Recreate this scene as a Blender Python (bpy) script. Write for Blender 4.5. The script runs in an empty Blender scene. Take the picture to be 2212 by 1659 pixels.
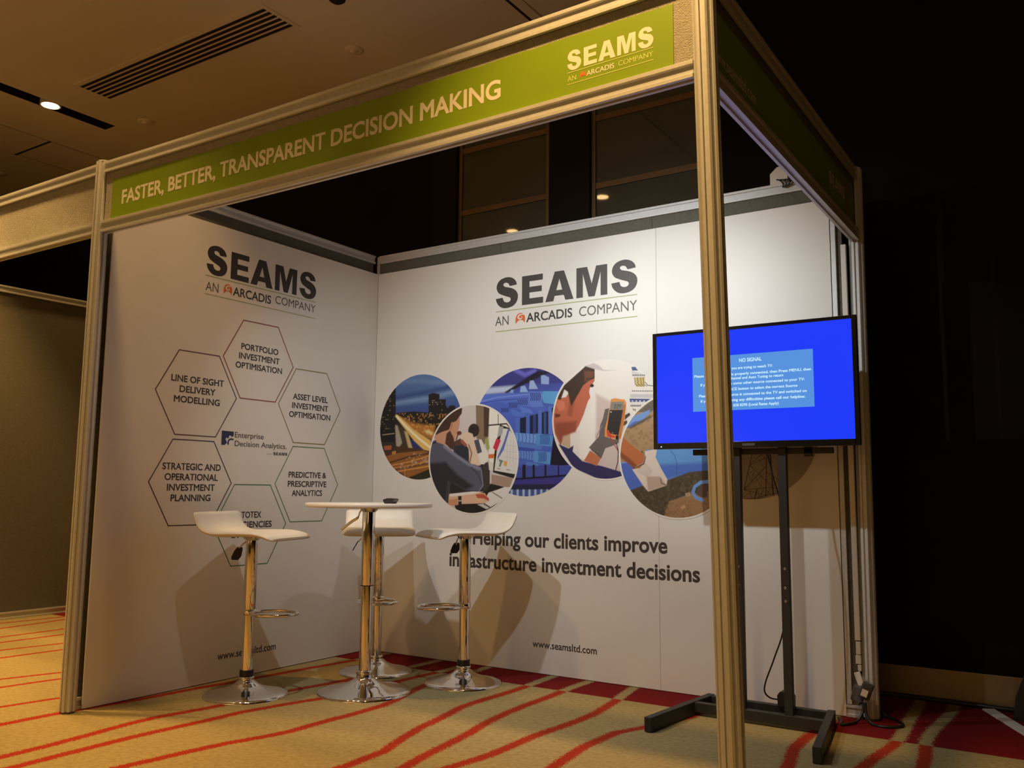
import bpy, math, random
import numpy as np
from mathutils import Vector, Matrix
from mathutils.geometry import delaunay_2d_cdt

random.seed(7); RNG = np.random.default_rng(7)
SC = bpy.context.scene
COL = SC.collection

# ------------------------------------------------------------------ camera
CAM_POS = Vector((3.7802, -4.1826, 0.9674))
YAW, PITCH, ROLL, FOCAL_PX = 0.5805, 0.1218, 0.0091, 1908.4
fw = Vector((-math.sin(YAW) * math.cos(PITCH), math.cos(YAW) * math.cos(PITCH), math.sin(PITCH)))
rt0 = Vector((math.cos(YAW), math.sin(YAW), 0)); up0 = rt0.cross(fw)
rt = math.cos(ROLL) * rt0 + math.sin(ROLL) * up0
up = -math.sin(ROLL) * rt0 + math.cos(ROLL) * up0
cam = bpy.data.cameras.new('camera')
cam.sensor_width = 36.0; cam.lens = 36.0 * FOCAL_PX / 2212.0; cam.clip_start = 0.02
cam_ob = bpy.data.objects.new('camera', cam); COL.objects.link(cam_ob)
cam_ob.matrix_world = Matrix(((rt.x, up.x, -fw.x, CAM_POS.x), (rt.y, up.y, -fw.y, CAM_POS.y), (rt.z, up.z, -fw.z, CAM_POS.z), (0, 0, 0, 1)))
SC.camera = cam_ob

# ------------------------------------------------------------------ colour management, world, lamps
SC.view_settings.view_transform = 'Standard'; SC.view_settings.look = 'None'
SC.view_settings.exposure = 0.0; SC.view_settings.gamma = 1.0; SC.view_settings.use_curve_mapping = False
try:
    SC.cycles.use_denoising = True; SC.cycles.sample_clamp_indirect = 4.0; SC.cycles.max_bounces = 8
    SC.cycles.caustics_reflective = False; SC.cycles.caustics_refractive = False
except Exception:
    pass
WARM = (1.0, 0.57, 0.18)
world = bpy.data.worlds.new('hall_world'); SC.world = world; world.use_nodes = True
wnt = world.node_tree; bg = wnt.nodes['Background']; bg.inputs[1].default_value = 0.43
# the rest of the dim hall: warm light patches between dark stretches
wtc = wnt.nodes.new('ShaderNodeTexCoord'); wno = wnt.nodes.new('ShaderNodeTexNoise'); wno.inputs['Scale'].default_value = 3.2; wno.inputs['Detail'].default_value = 1.0
wra = wnt.nodes.new('ShaderNodeValToRGB'); wra.color_ramp.elements[0].position = 0.47; wra.color_ramp.elements[1].position = 0.60
wra.color_ramp.elements[0].color = (0.16, 0.085, 0.027, 1); wra.color_ramp.elements[1].color = (2.3, 1.28, 0.45, 1)
wnt.links.new(wtc.outputs['Generated'], wno.inputs['Vector']); wnt.links.new(wno.outputs['Fac'], wra.inputs['Fac']); wnt.links.new(wra.outputs['Color'], bg.inputs[0])

def spot(name, loc, target, watts, color, angle, blend, radius):
    l = bpy.data.lights.new(name, 'SPOT'); l.energy = watts; l.color = color
    l.spot_size = math.radians(angle); l.spot_blend = blend; l.shadow_soft_size = radius
    o = bpy.data.objects.new(name, l); COL.objects.link(o); o.location = loc
    o.rotation_euler = (Vector(target) - Vector(loc)).to_track_quat('-Z', 'Y').to_euler()
    return o
# two white spotlights clipped to the inside of the front fascia rail
spot('booth_spotlight', (1.79, -1.80, 2.42), (2.10, 0.0, 1.74), 58, (0.97, 1.0, 0.97), 56, 1.0, 0.02)
spot('booth_spotlight', (1.79, -1.80, 2.42), (1.90, 0.0, 1.00), 40, (0.97, 1.0, 0.97), 112, 0.8, 0.02)   # the same lamp's wide spill
spot('booth_spotlight', (1.05, -1.80, 2.42), (1.35, 0.0, 0.95), 52, (0.95, 1.0, 1.0), 120, 0.8, 0.02)
# warm recessed downlights of the hall (only some have fittings, built further down)
CEIL = 3.9
DOWN = [(0.48, -2.08, 120), (2.72, -2.66, 420), (-2.82, -0.70, 130), (-0.156, -2.311, 130), (-1.555, -2.812, 420), (-1.15, -2.42, 230), (-2.30, -1.60, 420)]  # last two are added, without fittings, to brighten the neighbouring stand
for x, y, w in DOWN:
    spot('downlight_lamp', (x, y, CEIL - 0.03), (x, y, 0), w, WARM, 78, 0.55, 0.06)

# ------------------------------------------------------------------ helpers
def tag(o, label=None, cat=None, group=None, kind=None):
    if label: o['label'] = label
    if cat: o['category'] = cat
    if group: o['group'] = group
    if kind: o['kind'] = kind
    return o

def empty(name, loc, label, cat, group=None, rotz=0.0):
    o = bpy.data.objects.new(name, None); COL.objects.link(o)
    o.location = loc; o.rotation_euler = (0, 0, rotz); o.empty_display_size = 0.05
    return tag(o, label, cat, group)

class MB:
    def __init__(s): s.v = []; s.f = []; s.sm = []
    def add(s, vs, fs, smooth=False):
        b = len(s.v); s.v += [tuple(p) for p in vs]
        for f in fs: s.f.append(tuple(i + b for i in f)); s.sm.append(smooth)
        return s
    def box(s, x0, x1, y0, y1, z0, z1):
        vs = [(x, y, z) for z in (z0, z1) for y in (y0, y1) for x in (x0, x1)]
        return s.add(vs, [(0, 2, 3, 1), (4, 5, 7, 6), (0, 1, 5, 4), (2, 6, 7, 3), (0, 4, 6, 2), (1, 3, 7, 5)])
    def bar(s, p0, p1, w, h, upv=(0, 0, 1)):
        p0, p1 = Vector(p0), Vector(p1); d = (p1 - p0).normalized(); a = d.cross(Vector(upv)).normalized(); b = a.cross(d)
        vs = [p + a * sx * w / 2 + b * sz * h / 2 for p in (p0, p1) for sx, sz in ((-1, -1), (1, -1), (1, 1), (-1, 1))]
        return s.add(vs, [(0, 1, 2, 3), (7, 6, 5, 4), (0, 4, 5, 1), (1, 5, 6, 2), (2, 6, 7, 3), (3, 7, 4, 0)])
    def lathe(s, prof, n=48, cx=0, cy=0, smooth=True, cap=True):
        vs = [(cx + r * math.cos(2 * math.pi * i / n), cy + r * math.sin(2 * math.pi * i / n), z) for r, z in prof for i in range(n)]
        fs = [(j * n + i, j * n + (i + 1) % n, (j + 1) * n + (i + 1) % n, (j + 1) * n + i) for j in range(len(prof) - 1) for i in range(n)]
        s.add(vs, fs, smooth)
        if cap:
            m = len(prof) - 1
            s.add(vs[:n], [tuple(range(n - 1, -1, -1))]); s.add(vs[m * n:], [tuple(range(n))])
        return s
    def tube(s, pts, r, n=10, closed=False, cap=True):
        P = [Vector(p) for p in pts]; m = len(P); rs = r if isinstance(r, (list, tuple)) else [r] * m
        vs = []; a = None
        for i in range(m):
            d = (P[(i + 1) % m] - P[i - 1]) if closed else (P[min(i + 1, m - 1)] - P[max(i - 1, 0)])
            d.normalize()
            if a is None: a = d.orthogonal().normalized()
            a = (a - d * a.dot(d)).normalized(); b = d.cross(a)
            vs += [P[i] + rs[i] * (a * math.cos(2 * math.pi * k / n) + b * math.sin(2 * math.pi * k / n)) for k in range(n)]
        fs = []
        for j in range(m if closed else m - 1):
            q = (j + 1) % m
            fs += [(j * n + k, j * n + (k + 1) % n, q * n + (k + 1) % n, q * n + k) for k in range(n)]
        s.add(vs, fs, True)
        if cap and not closed:
            s.add(vs[:n], [tuple(range(n - 1, -1, -1))]); s.add(vs[-n:], [tuple(range(n))])
        return s
    def prism(s, prof, place, stations):
        # prof: closed 2D outline; place(a, b, t) -> 3D; stations: list of t
        n = len(prof); vs = [place(a, b, t) for t in stations for a, b in prof]
        fs = [(j * n + i, j * n + (i + 1) % n, (j + 1) * n + (i + 1) % n, (j + 1) * n + i) for j in range(len(stations) - 1) for i in range(n)]
        s.add(vs, fs)
        s.add(vs[:n], [tuple(range(n - 1, -1, -1))]); s.add(vs[-n:], [tuple(range(n))])
        return s
    def warp(s, fn):
        s.v = [tuple(fn(*p)) for p in s.v]; return s
    def build(s, name, mat, parent=None, bevel=0.0, label=None):
        me = bpy.data.meshes.new(name); me.from_pydata(s.v, [], s.f); me.validate(); me.update()
        if len(me.polygons) == len(s.sm): me.polygons.foreach_set('use_smooth', s.sm)
        if mat: me.materials.append(mat)
        o = bpy.data.objects.new(name, me); COL.objects.link(o)
        if parent: o.parent = parent
        if bevel:
            b = o.modifiers.new('bevel', 'BEVEL'); b.width = bevel; b.segments = 2; b.limit_method = 'ANGLE'; b.angle_limit = math.radians(40)
            b.harden_normals = False
        if label: o['label'] = label
        return o

def spline(pts, n=8, closed=False):
    P = [Vector(p) for p in pts]; m = len(P); out = []
    for i in range(m if closed else m - 1):
        p0 = P[i - 1] if closed or i > 0 else P[0]; p1 = P[i]; p2 = P[(i + 1) % m]; p3 = P[(i + 2) % m] if closed or i + 2 < m else P[-1]
        for k in range(n):
            t = k / n
            out.append(0.5 * ((2 * p1) + (p2 - p0) * t + (2 * p0 - 5 * p1 + 4 * p2 - p3) * t * t + (3 * p1 - p0 - 3 * p2 + p3) * t ** 3))
    if not closed: out.append(P[-1])
    return out

# ------------------------------------------------------------------ materials
MATS = {}
def mat(name, color, rough=0.5, metal=0.0, spec=0.5, noise=None, bump=None, emit=None, coat=0.0):
    """noise = (scale, amount) colour mottling, bump = (scale, strength, distance)"""
    if name in MATS: return MATS[name]
    m = bpy.data.materials.new(name); m.use_nodes = True; nt = m.node_tree; p = nt.nodes['Principled BSDF']
    p.inputs['Base Color'].default_value = (*color, 1); p.inputs['Roughness'].default_value = rough
    p.inputs['Metallic'].default_value = metal; p.inputs['Specular IOR Level'].default_value = spec
    p.inputs['Coat Weight'].default_value = coat
    if noise or bump:
        tc = nt.nodes.new('ShaderNodeTexCoord')
    if noise:
        n = nt.nodes.new('ShaderNodeTexNoise'); n.inputs['Scale'].default_value = noise[0]; n.inputs['Detail'].default_value = 4
        nt.links.new(tc.outputs['Object'], n.inputs['Vector'])
        r = nt.nodes.new('ShaderNodeValToRGB')
        r.color_ramp.elements[0].position = 0.3; r.color_ramp.elements[1].position = 0.7
        r.color_ramp.elements[0].color = (*[c * (1 - noise[1]) for c in color], 1); r.color_ramp.elements[1].color = (*[min(1, c * (1 + noise[1])) for c in color], 1)
        nt.links.new(n.outputs['Fac'], r.inputs['Fac']); nt.links.new(r.outputs['Color'], p.inputs['Base Color'])
    if bump:
        n = nt.nodes.new('ShaderNodeTexNoise'); n.inputs['Scale'].default_value = bump[0]; n.inputs['Detail'].default_value = 3
        nt.links.new(tc.outputs['Object'], n.inputs['Vector'])
        b = nt.nodes.new('ShaderNodeBump'); b.inputs['Strength'].default_value = bump[1]; b.inputs['Distance'].default_value = bump[2]
        nt.links.new(n.outputs['Fac'], b.inputs['Height']); nt.links.new(b.outputs['Normal'], p.inputs['Normal'])
    if emit:
        p.inputs['Emission Color'].default_value = (*emit[0], 1); p.inputs['Emission Strength'].default_value = emit[1]
    MATS[name] = m
    return m

ALU = mat('anodised_aluminium', (0.62, 0.64, 0.66), 0.40, 0.25, noise=(60, 0.06))
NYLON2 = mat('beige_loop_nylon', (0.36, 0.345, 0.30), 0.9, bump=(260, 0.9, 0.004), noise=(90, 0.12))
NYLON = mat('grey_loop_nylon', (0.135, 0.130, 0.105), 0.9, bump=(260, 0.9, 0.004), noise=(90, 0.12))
BOARD = mat('white_foam_board', (0.80, 0.785, 0.76), 0.42, spec=0.4, noise=(3, 0.015))
GREEN = mat('green_banner', (0.215, 0.335, 0.010), 0.45, noise=(5, 0.02))
INK = mat('dark_brown_ink', (0.035, 0.027, 0.024), 0.5)
INK2 = mat('charcoal_ink', (0.055, 0.045, 0.042), 0.5)
INKTHIN = mat('grey_ink', (0.10, 0.09, 0.088), 0.5)
CREAM = mat('cream_ink', (0.80, 0.78, 0.70), 0.5)
PALEGREEN = mat('pale_green_ink', (0.62, 0.74, 0.25), 0.5)
RULE = mat('olive_rule_ink', (0.36, 0.42, 0.16), 0.5)
ORANGE = mat('orange_ink', (0.72, 0.16, 0.03), 0.5)
CHROME = mat('chrome', (0.80, 0.79, 0.77), 0.06, 1.0, noise=(40, 0.02))
LEATHER = mat('white_leatherette', (0.80, 0.79, 0.74), 0.38, noise=(30, 0.02), bump=(350, 0.12, 0.001))
BLACKP = mat('black_plastic', (0.012, 0.012, 0.013), 0.45)
BLACKG = mat('gloss_black_plastic', (0.006, 0.006, 0.007), 0.12, coat=0.4)
BLACKM = mat('black_powder_coat', (0.016, 0.016, 0.016), 0.5, noise=(50, 0.15))
WHITEP = mat('white_plastic', (0.75, 0.73, 0.68), 0.4)
GREYP = mat('grey_plastic', (0.09, 0.095, 0.10), 0.4)
PLASTER = mat('ceiling_plaster', (0.74, 0.68, 0.60), 0.9, noise=(1.2, 0.03), bump=(80, 0.05, 0.002))
WOOD = mat('dark_wood_panelling', (0.008, 0.0042, 0.003), 0.6, spec=0.08, noise=(4, 0.25))
BLACKW = mat('black_column_lacquer', (0.004, 0.004, 0.004), 0.5, spec=0.2)
BRONZE = mat('bronze_trim', (0.20, 0.13, 0.065), 0.45, 0.5, noise=(20, 0.1))
BRASS = mat('brushed_brass_skirting', (0.30, 0.24, 0.14), 0.42, 0.6, noise=(12, 0.12))
GLASS = mat('smoked_glass_panel', (0.066, 0.068, 0.052), 0.03, spec=0.5, noise=(2, 0.1))
DARKVOID = mat('dark_recess', (0.012, 0.010, 0.008), 0.8)
PRINTS = {}
PRINTS['city'] = ((0.37, 1.358, 0.32), [
 ('g',[(1.0,(92,125,178)),(0.45,(70,98,160)),(0.2,(60,72,150)),(-0.2,(50,50,120)),(-1,(50,40,30))]),
 ('l',(120,150,195),0.0511,0.0852,[(-0.613,0.485),(-0.159,0.511),(0.249,0.531),(0.823,0.632)]),
 ('l',(60,82,140),0.0426,0.0852,[(-0.616,0.574),(0.077,0.646),(0.74,0.728)]),
 ('l',(105,135,185),0.0426,0.0682,[(-0.573,0.887),(-0.015,0.88),(0.575,0.804)]),
 ('p',(26,24,24),0.0102,[(-1.169,0.881),(-0.626,0.794),(-0.609,0.247),(-0.599,-0.484),(-1.119,-0.475)]),
 ('p',(34,29,30),0.0136,[(-0.615,0.285),(-0.395,0.292),(-0.153,0.296),(0.202,0.261),(0.193,0.607),(0.297,0.628),(0.456,0.599),(0.458,0.5),(0.607,0.493),(0.609,0.381),(0.66,0.32),(0.715,0.376),(0.829,0.365),(0.83,0.313),(1.071,0.283),(1.082,-0.282),(-0.589,-0.241)]),
 ('w',(200,185,140),0.45,[(-1.053,0.735),(-0.64,0.767),(-0.612,-0.078),(-1.024,-0.066)],45),
 ('w',(215,210,190),0.5,[(0.205,0.586),(0.598,0.487),(0.607,0.12),(0.217,0.134)],53),
 ('s',(235,170,80),0.5,[(-0.606,0.288),(0.993,0.209),(1.001,-0.229),(0.099,-0.166),(-0.55,0.19)],59),
 ('p',(186,122,50),0.0682,[(-0.551,0.217),(-0.146,0.068),(0.363,-0.002),(0.336,-0.277),(-0.004,-0.123),(-0.335,0.034)]),
 ('s',(240,200,120),0.45,[(-0.551,0.217),(0.362,0.024),(0.336,-0.277),(-0.335,0.021)],53),
 ('p',(225,205,140),0.0375,[(0.122,-0.087),(0.197,-0.063),(0.316,-0.119),(0.3,-0.171),(0.165,-0.128)]),
 ('p',(70,60,45),0.0256,[(-0.617,0.084),(-0.386,-0.018),(-0.2,-0.45),(-0.6,-0.443)]),
 ('p',(172,165,152),0.0273,[(-0.616,0.044),(-0.559,0.042),(-0.497,-0.109),(-0.429,-0.299),(-0.514,-0.391),(-0.577,-0.349)]),
 ('p',(205,180,125),0.0273,[(-0.384,-0.072),(-0.305,-0.088),(-0.157,-0.438),(-0.251,-0.456)]),
 ('p',(232,192,110),0.0239,[(-0.618,0.254),(-0.552,0.245),(-0.143,-0.052),(0.27,-0.275),(0.276,-0.511),(0.141,-0.47),(-0.136,-0.266),(-0.368,-0.032),(-0.567,0.164)]),
 ('l',(255,242,200),0.0222,0.0273,[(-0.586,0.219),(-0.299,-0.021),(-0.035,-0.215),(0.273,-0.407)]),
 ('p',(80,52,30),0.017,[(-0.974,-0.45),(-0.55,-0.363),(0.038,-0.428),(0.275,-0.472),(0.278,-0.603),(-0.825,-0.615)]),
 ('p',(152,98,48),0.0205,[(-0.934,-0.573),(-0.581,-0.497),(0.107,-0.456),(0.276,-0.511),(0.283,-0.811),(-0.253,-0.967),(-0.75,-0.724)]),
 ('l',(70,45,28),0.0136,0.017,[(-0.751,-0.683),(-0.265,-0.569),(0.242,-0.511)]),
 ('l',(225,165,90),0.0077,0.0102,[(-0.661,-0.725),(-0.228,-0.662),(0.26,-0.55)]),
 ('l',(215,150,80),0.0077,0.0102,[(-0.607,-0.779),(-0.123,-0.716),(0.262,-0.642)]),
 ('l',(80,50,30),0.0085,0.0102,[(-0.571,-0.806),(-0.122,-0.749),(0.264,-0.694)]),
 ('l',(230,165,80),0.0085,0.0102,[(-0.517,-0.846),(-0.121,-0.796),(0.265,-0.746)]),
 ('l',(215,160,80),0.0068,0.0085,[(-0.345,-0.781),(-0.34,-0.94)]),
 ('s',(240,230,210),0.35,[(-0.13,-0.491),(0.209,-0.523),(0.214,-0.693),(-0.466,-0.806),(-0.469,-0.713)],59),
 ('p',(48,44,30),0.017,[(-0.27,-0.973),(0.217,-0.811),(0.283,-0.811),(0.289,-1.045),(-0.251,-1.046)]),
 ('p',(52,52,44),0.0136,[(-1.035,-0.271),(-0.614,-0.281),(-0.599,-0.47),(-0.956,-0.464)]),
 ('p',(180,96,66),0.0136,[(-0.888,-0.35),(-0.692,-0.34),(-0.703,-0.428),(-0.876,-0.431)]),
 ('l',(190,175,130),0.0077,0.0085,[(-0.932,-0.131),(-0.638,-0.112)]),
 ('p',(200,140,60),0.0136,[(-0.679,-0.462),(-0.582,-0.444),(-0.58,-0.511),(-0.677,-0.516)])])
PRINTS['office'] = ((0.765, 1.158, 0.312), [
 ('g',[(1,(214,205,205)),(-1,(205,198,196))]),
 ('p',(240,240,232),0.0161,[(0.37,0.997),(1.151,0.96),(1.16,-0.094),(0.386,-0.086)]),
 ('p',(140,118,95),0.0161,[(0.068,1.011),(0.378,0.97),(0.355,0.402),(0.271,0.249),(0.094,0.383)]),
 ('p',(78,62,52),0.0161,[(0.247,0.989),(0.378,0.957),(0.36,0.402),(0.265,0.404)]),
 ('l',(52,46,42),0.0072,0.008,[(0.575,0.807),(0.578,0.614)]),
 ('l',(52,46,42),0.0129,0.008,[(0.352,0.611),(0.762,0.627),(0.839,0.554)]),
 ('p',(160,172,95),0.0289,[(0.285,0.352),(0.355,0.389),(0.397,0.182),(0.328,0.145)]),
 ('p',(48,50,62),0.0129,[(-0.44,0.331),(-0.097,0.322),(-0.057,-0.108),(-0.431,-0.078)]),
 ('p',(42,40,42),0.0129,[(-0.523,-0.392),(0.26,-0.085),(0.401,-0.061),(0.409,-0.621),(-0.517,-0.667)]),
 ('p',(64,58,58),0.0129,[(0.245,-0.098),(0.37,-0.067),(0.409,-0.595),(0.253,-0.596)]),
 ('e',(52,42,44),0.0129,(0.028,0.528),(0.128,0.126)),
 ('p',(234,230,222),0.0129,[(0.031,0.359),(0.206,0.354),(0.383,0.067),(0.369,-0.022),(0.276,-0.104),(0.15,-0.103),(0.002,0.177)]),
 ('p',(84,84,96),0.0129,[(0.023,0.339),(0.143,0.362),(0.223,0.121),(0.108,0.082)]),
 ('p',(214,116,56),0.0129,[(0.368,0.074),(0.508,0.085),(0.485,0.002),(0.369,0.001)]),
 ('p',(225,222,215),0.0096,[(0.37,-0.067),(0.479,-0.068),(0.481,-0.215),(0.388,-0.214)]),
 ('p',(40,33,33),0.008,[(0.507,0.142),(0.616,0.619),(0.824,0.548),(1.0,0.284),(0.984,-0.292),(0.924,-0.365),(0.474,-0.255)]),
 ('p',(222,222,220),0.0064,[(0.679,0.544),(0.812,0.532),(1.083,0.232),(1.088,-0.293),(0.939,-0.287),(0.504,-0.221),(0.556,0.141)]),
 ('l',(188,190,195),0.0032,0.0048,[(0.781,0.289),(0.786,-0.09)]),
 ('l',(188,190,195),0.0032,0.0048,[(0.857,0.338),(0.846,-0.091)]),
 ('l',(188,190,195),0.0032,0.0048,[(0.917,0.336),(0.907,-0.092)]),
 ('l',(188,190,195),0.0032,0.0048,[(0.707,0.138),(0.995,0.096)]),
 ('l',(188,190,195),0.0032,0.0048,[(0.693,0.037),(0.996,-0.017)]),
 ('l',(188,190,195),0.0032,0.0048,[(0.751,0.239),(0.979,0.209)]),
 ('p',(95,112,190),0.0064,[(0.797,0.54),(0.833,0.516),(0.707,0.157),(0.563,-0.035),(0.578,0.039),(0.705,0.291)]),
 ('p',(170,175,176),0.0064,[(0.594,0.585),(0.697,0.582),(0.672,0.442),(0.565,0.381)]),
 ('p',(206,52,80),0.0064,[(0.542,0.365),(0.643,0.331),(0.553,0.131),(0.467,0.191)]),
 ('p',(106,138,122),0.0048,[(0.594,-0.012),(0.704,-0.045),(0.671,-0.079),(0.634,-0.158),(0.603,-0.146),(0.628,-0.076)]),
 ('p',(230,174,62),0.0048,[(0.709,-0.052),(0.788,-0.059),(0.771,-0.144),(0.718,-0.14)]),
 ('l',(60,60,60),0.0048,0.0048,[(0.573,-0.187),(0.634,-0.196)]),
 ('l',(60,60,60),0.0048,0.0048,[(0.769,-0.206),(0.848,-0.217)]),
 ('p',(172,146,130),0.008,[(0.443,-0.293),(0.912,-0.357),(0.839,-0.536),(0.446,-0.458)]),
 ('p',(36,31,29),0.0096,[(-0.518,-0.641),(0.486,-0.582),(0.837,-0.592),(0.492,-1.023),(-0.297,-1.04)]),
 ('p',(38,32,30),0.008,[(0.422,-0.456),(0.73,-0.518),(0.471,-0.608),(0.331,-0.609)]),
 ('p',(228,226,224),0.008,[(0.378,-0.627),(0.73,-0.524),(0.941,-0.517),(0.927,-0.642),(0.428,-0.886),(0.272,-0.8)]),
 ('p',(205,202,200),0.0064,[(0.131,-0.84),(0.303,-0.825),(0.429,-0.892),(0.336,-0.925)]),
 ('l',(50,46,46),0.0072,0.0064,[(0.463,-0.614),(0.679,-0.721)]),
 ('l',(40,36,36),0.0096,0.0064,[(0.288,-0.831),(0.421,-0.892)]),
 ('p',(88,92,110),0.0096,[(-0.986,0.33),(-0.86,0.381),(-0.655,0.269),(-0.436,0.133),(-0.154,-0.074),(0.007,-0.082),(0.214,-0.162),(0.27,-0.507),(0.19,-0.597),(-0.144,-0.586),(-0.39,-0.471),(-0.507,-0.405),(-0.53,-0.85),(-0.798,-0.762),(-1.08,-0.339),(-1.056,0.063)]),
 ('p',(44,44,52),0.0643,[(-1.053,-0.072),(-0.614,-0.05),(-0.345,-0.288),(0.046,-0.508),(-0.144,-0.586),(-0.506,-0.419),(-0.538,-0.85),(-0.883,-0.71)]),
 ('l',(135,138,158),0.0273,0.0386,[(-0.654,0.243),(-0.352,0.052),(-0.089,-0.094),(0.168,-0.187)]),
 ('l',(60,62,78),0.0113,0.0161,[(-0.008,-0.16),(0.138,-0.29),(0.235,-0.469)]),
 ('l',(130,132,152),0.0113,0.0161,[(0.215,-0.213),(0.254,-0.494),(0.174,-0.584)]),
 ('p',(36,34,38),0.008,[(-0.985,0.296),(-0.85,0.354),(-0.833,0.326),(-0.959,0.286)]),
 ('p',(66,64,70),0.008,[(-0.564,-0.406),(-0.49,-0.419),(-0.514,-0.837),(-0.614,-0.786)]),
 ('p',(206,155,125),0.0113,[(-0.434,0.808),(-0.302,0.842),(-0.299,0.67),(-0.317,0.578),(-0.361,0.474),(-0.415,0.343),(-0.522,0.319),(-0.621,0.268),(-0.841,0.327),(-0.912,0.436),(-0.729,0.564)]),
 ('p',(70,50,42),0.0129,[(-0.878,0.462),(-0.865,0.596),(-0.668,0.857),(-0.338,0.977),(-0.247,0.959),(-0.257,0.854),(-0.318,0.796),(-0.374,0.726),(-0.497,0.677),(-0.553,0.559),(-0.711,0.524)]),
 ('p',(84,54,44),0.0161,[(-0.609,0.481),(-0.527,0.545),(-0.45,0.423),(-0.424,0.37),(-0.436,0.166),(-0.52,0.2),(-0.639,0.295)]),
 ('e',(205,150,120),0.008,(-0.482,0.617),(0.036,0.085)),
 ('l',(120,70,55),0.0048,0.0064,[(-0.484,0.676),(-0.501,0.557)]),
 ('e',(112,56,46),0.008,(-0.308,0.486),(0.057,0.04)),
 ('p',(96,64,54),0.0096,[(-0.432,0.33),(-0.261,0.392),(-0.25,0.26),(-0.405,0.244)]),
 ('l',(112,56,46),0.0145,0.0096,[(-0.344,0.447),(-0.375,0.369)]),
 ('p',(228,205,184),0.0113,[(-0.294,0.432),(-0.133,0.509),(0.005,0.463),(0.056,0.28),(0.165,-0.02),(0.19,-0.129),(-0.009,-0.095),(-0.074,-0.043),(-0.058,0.152),(-0.161,0.285),(-0.26,0.366)]),
 ('l',(150,100,72),0.0145,0.0225,[(-0.08,0.257),(-0.012,0.099),(-0.05,-0.056)]),
 ('p',(160,95,72),0.0096,[(-0.276,0.366),(-0.228,0.365),(-0.112,0.258),(-0.16,0.226),(-0.259,0.3)]),
 ('p',(226,186,158),0.0096,[(-0.526,-0.661),(0.016,-0.611),(0.3,-0.634),(0.404,-0.773),(0.288,-0.819),(-0.204,-0.838),(-0.537,-0.876)]),
 ('p',(236,230,226),0.0096,[(-0.509,-0.654),(0.016,-0.605),(0.269,-0.609),(0.017,-0.656),(-0.5,-0.706)]),
 ('p',(210,150,110),0.0193,[(-0.531,-0.772),(-0.319,-0.73),(-0.317,-0.86),(-0.529,-0.876)]),
 ('p',(40,38,40),0.0064,[(-0.312,-0.694),(-0.231,-0.69),(-0.223,-0.858),(-0.3,-0.866)]),
 ('l',(200,196,190),0.0096,0.0048,[(-0.302,-0.782),(-0.234,-0.778)]),
 ('p',(192,92,62),0.0113,[(0.088,-0.655),(0.269,-0.647),(0.387,-0.722),(0.399,-0.779),(0.271,-0.73),(0.129,-0.725)])])
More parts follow.
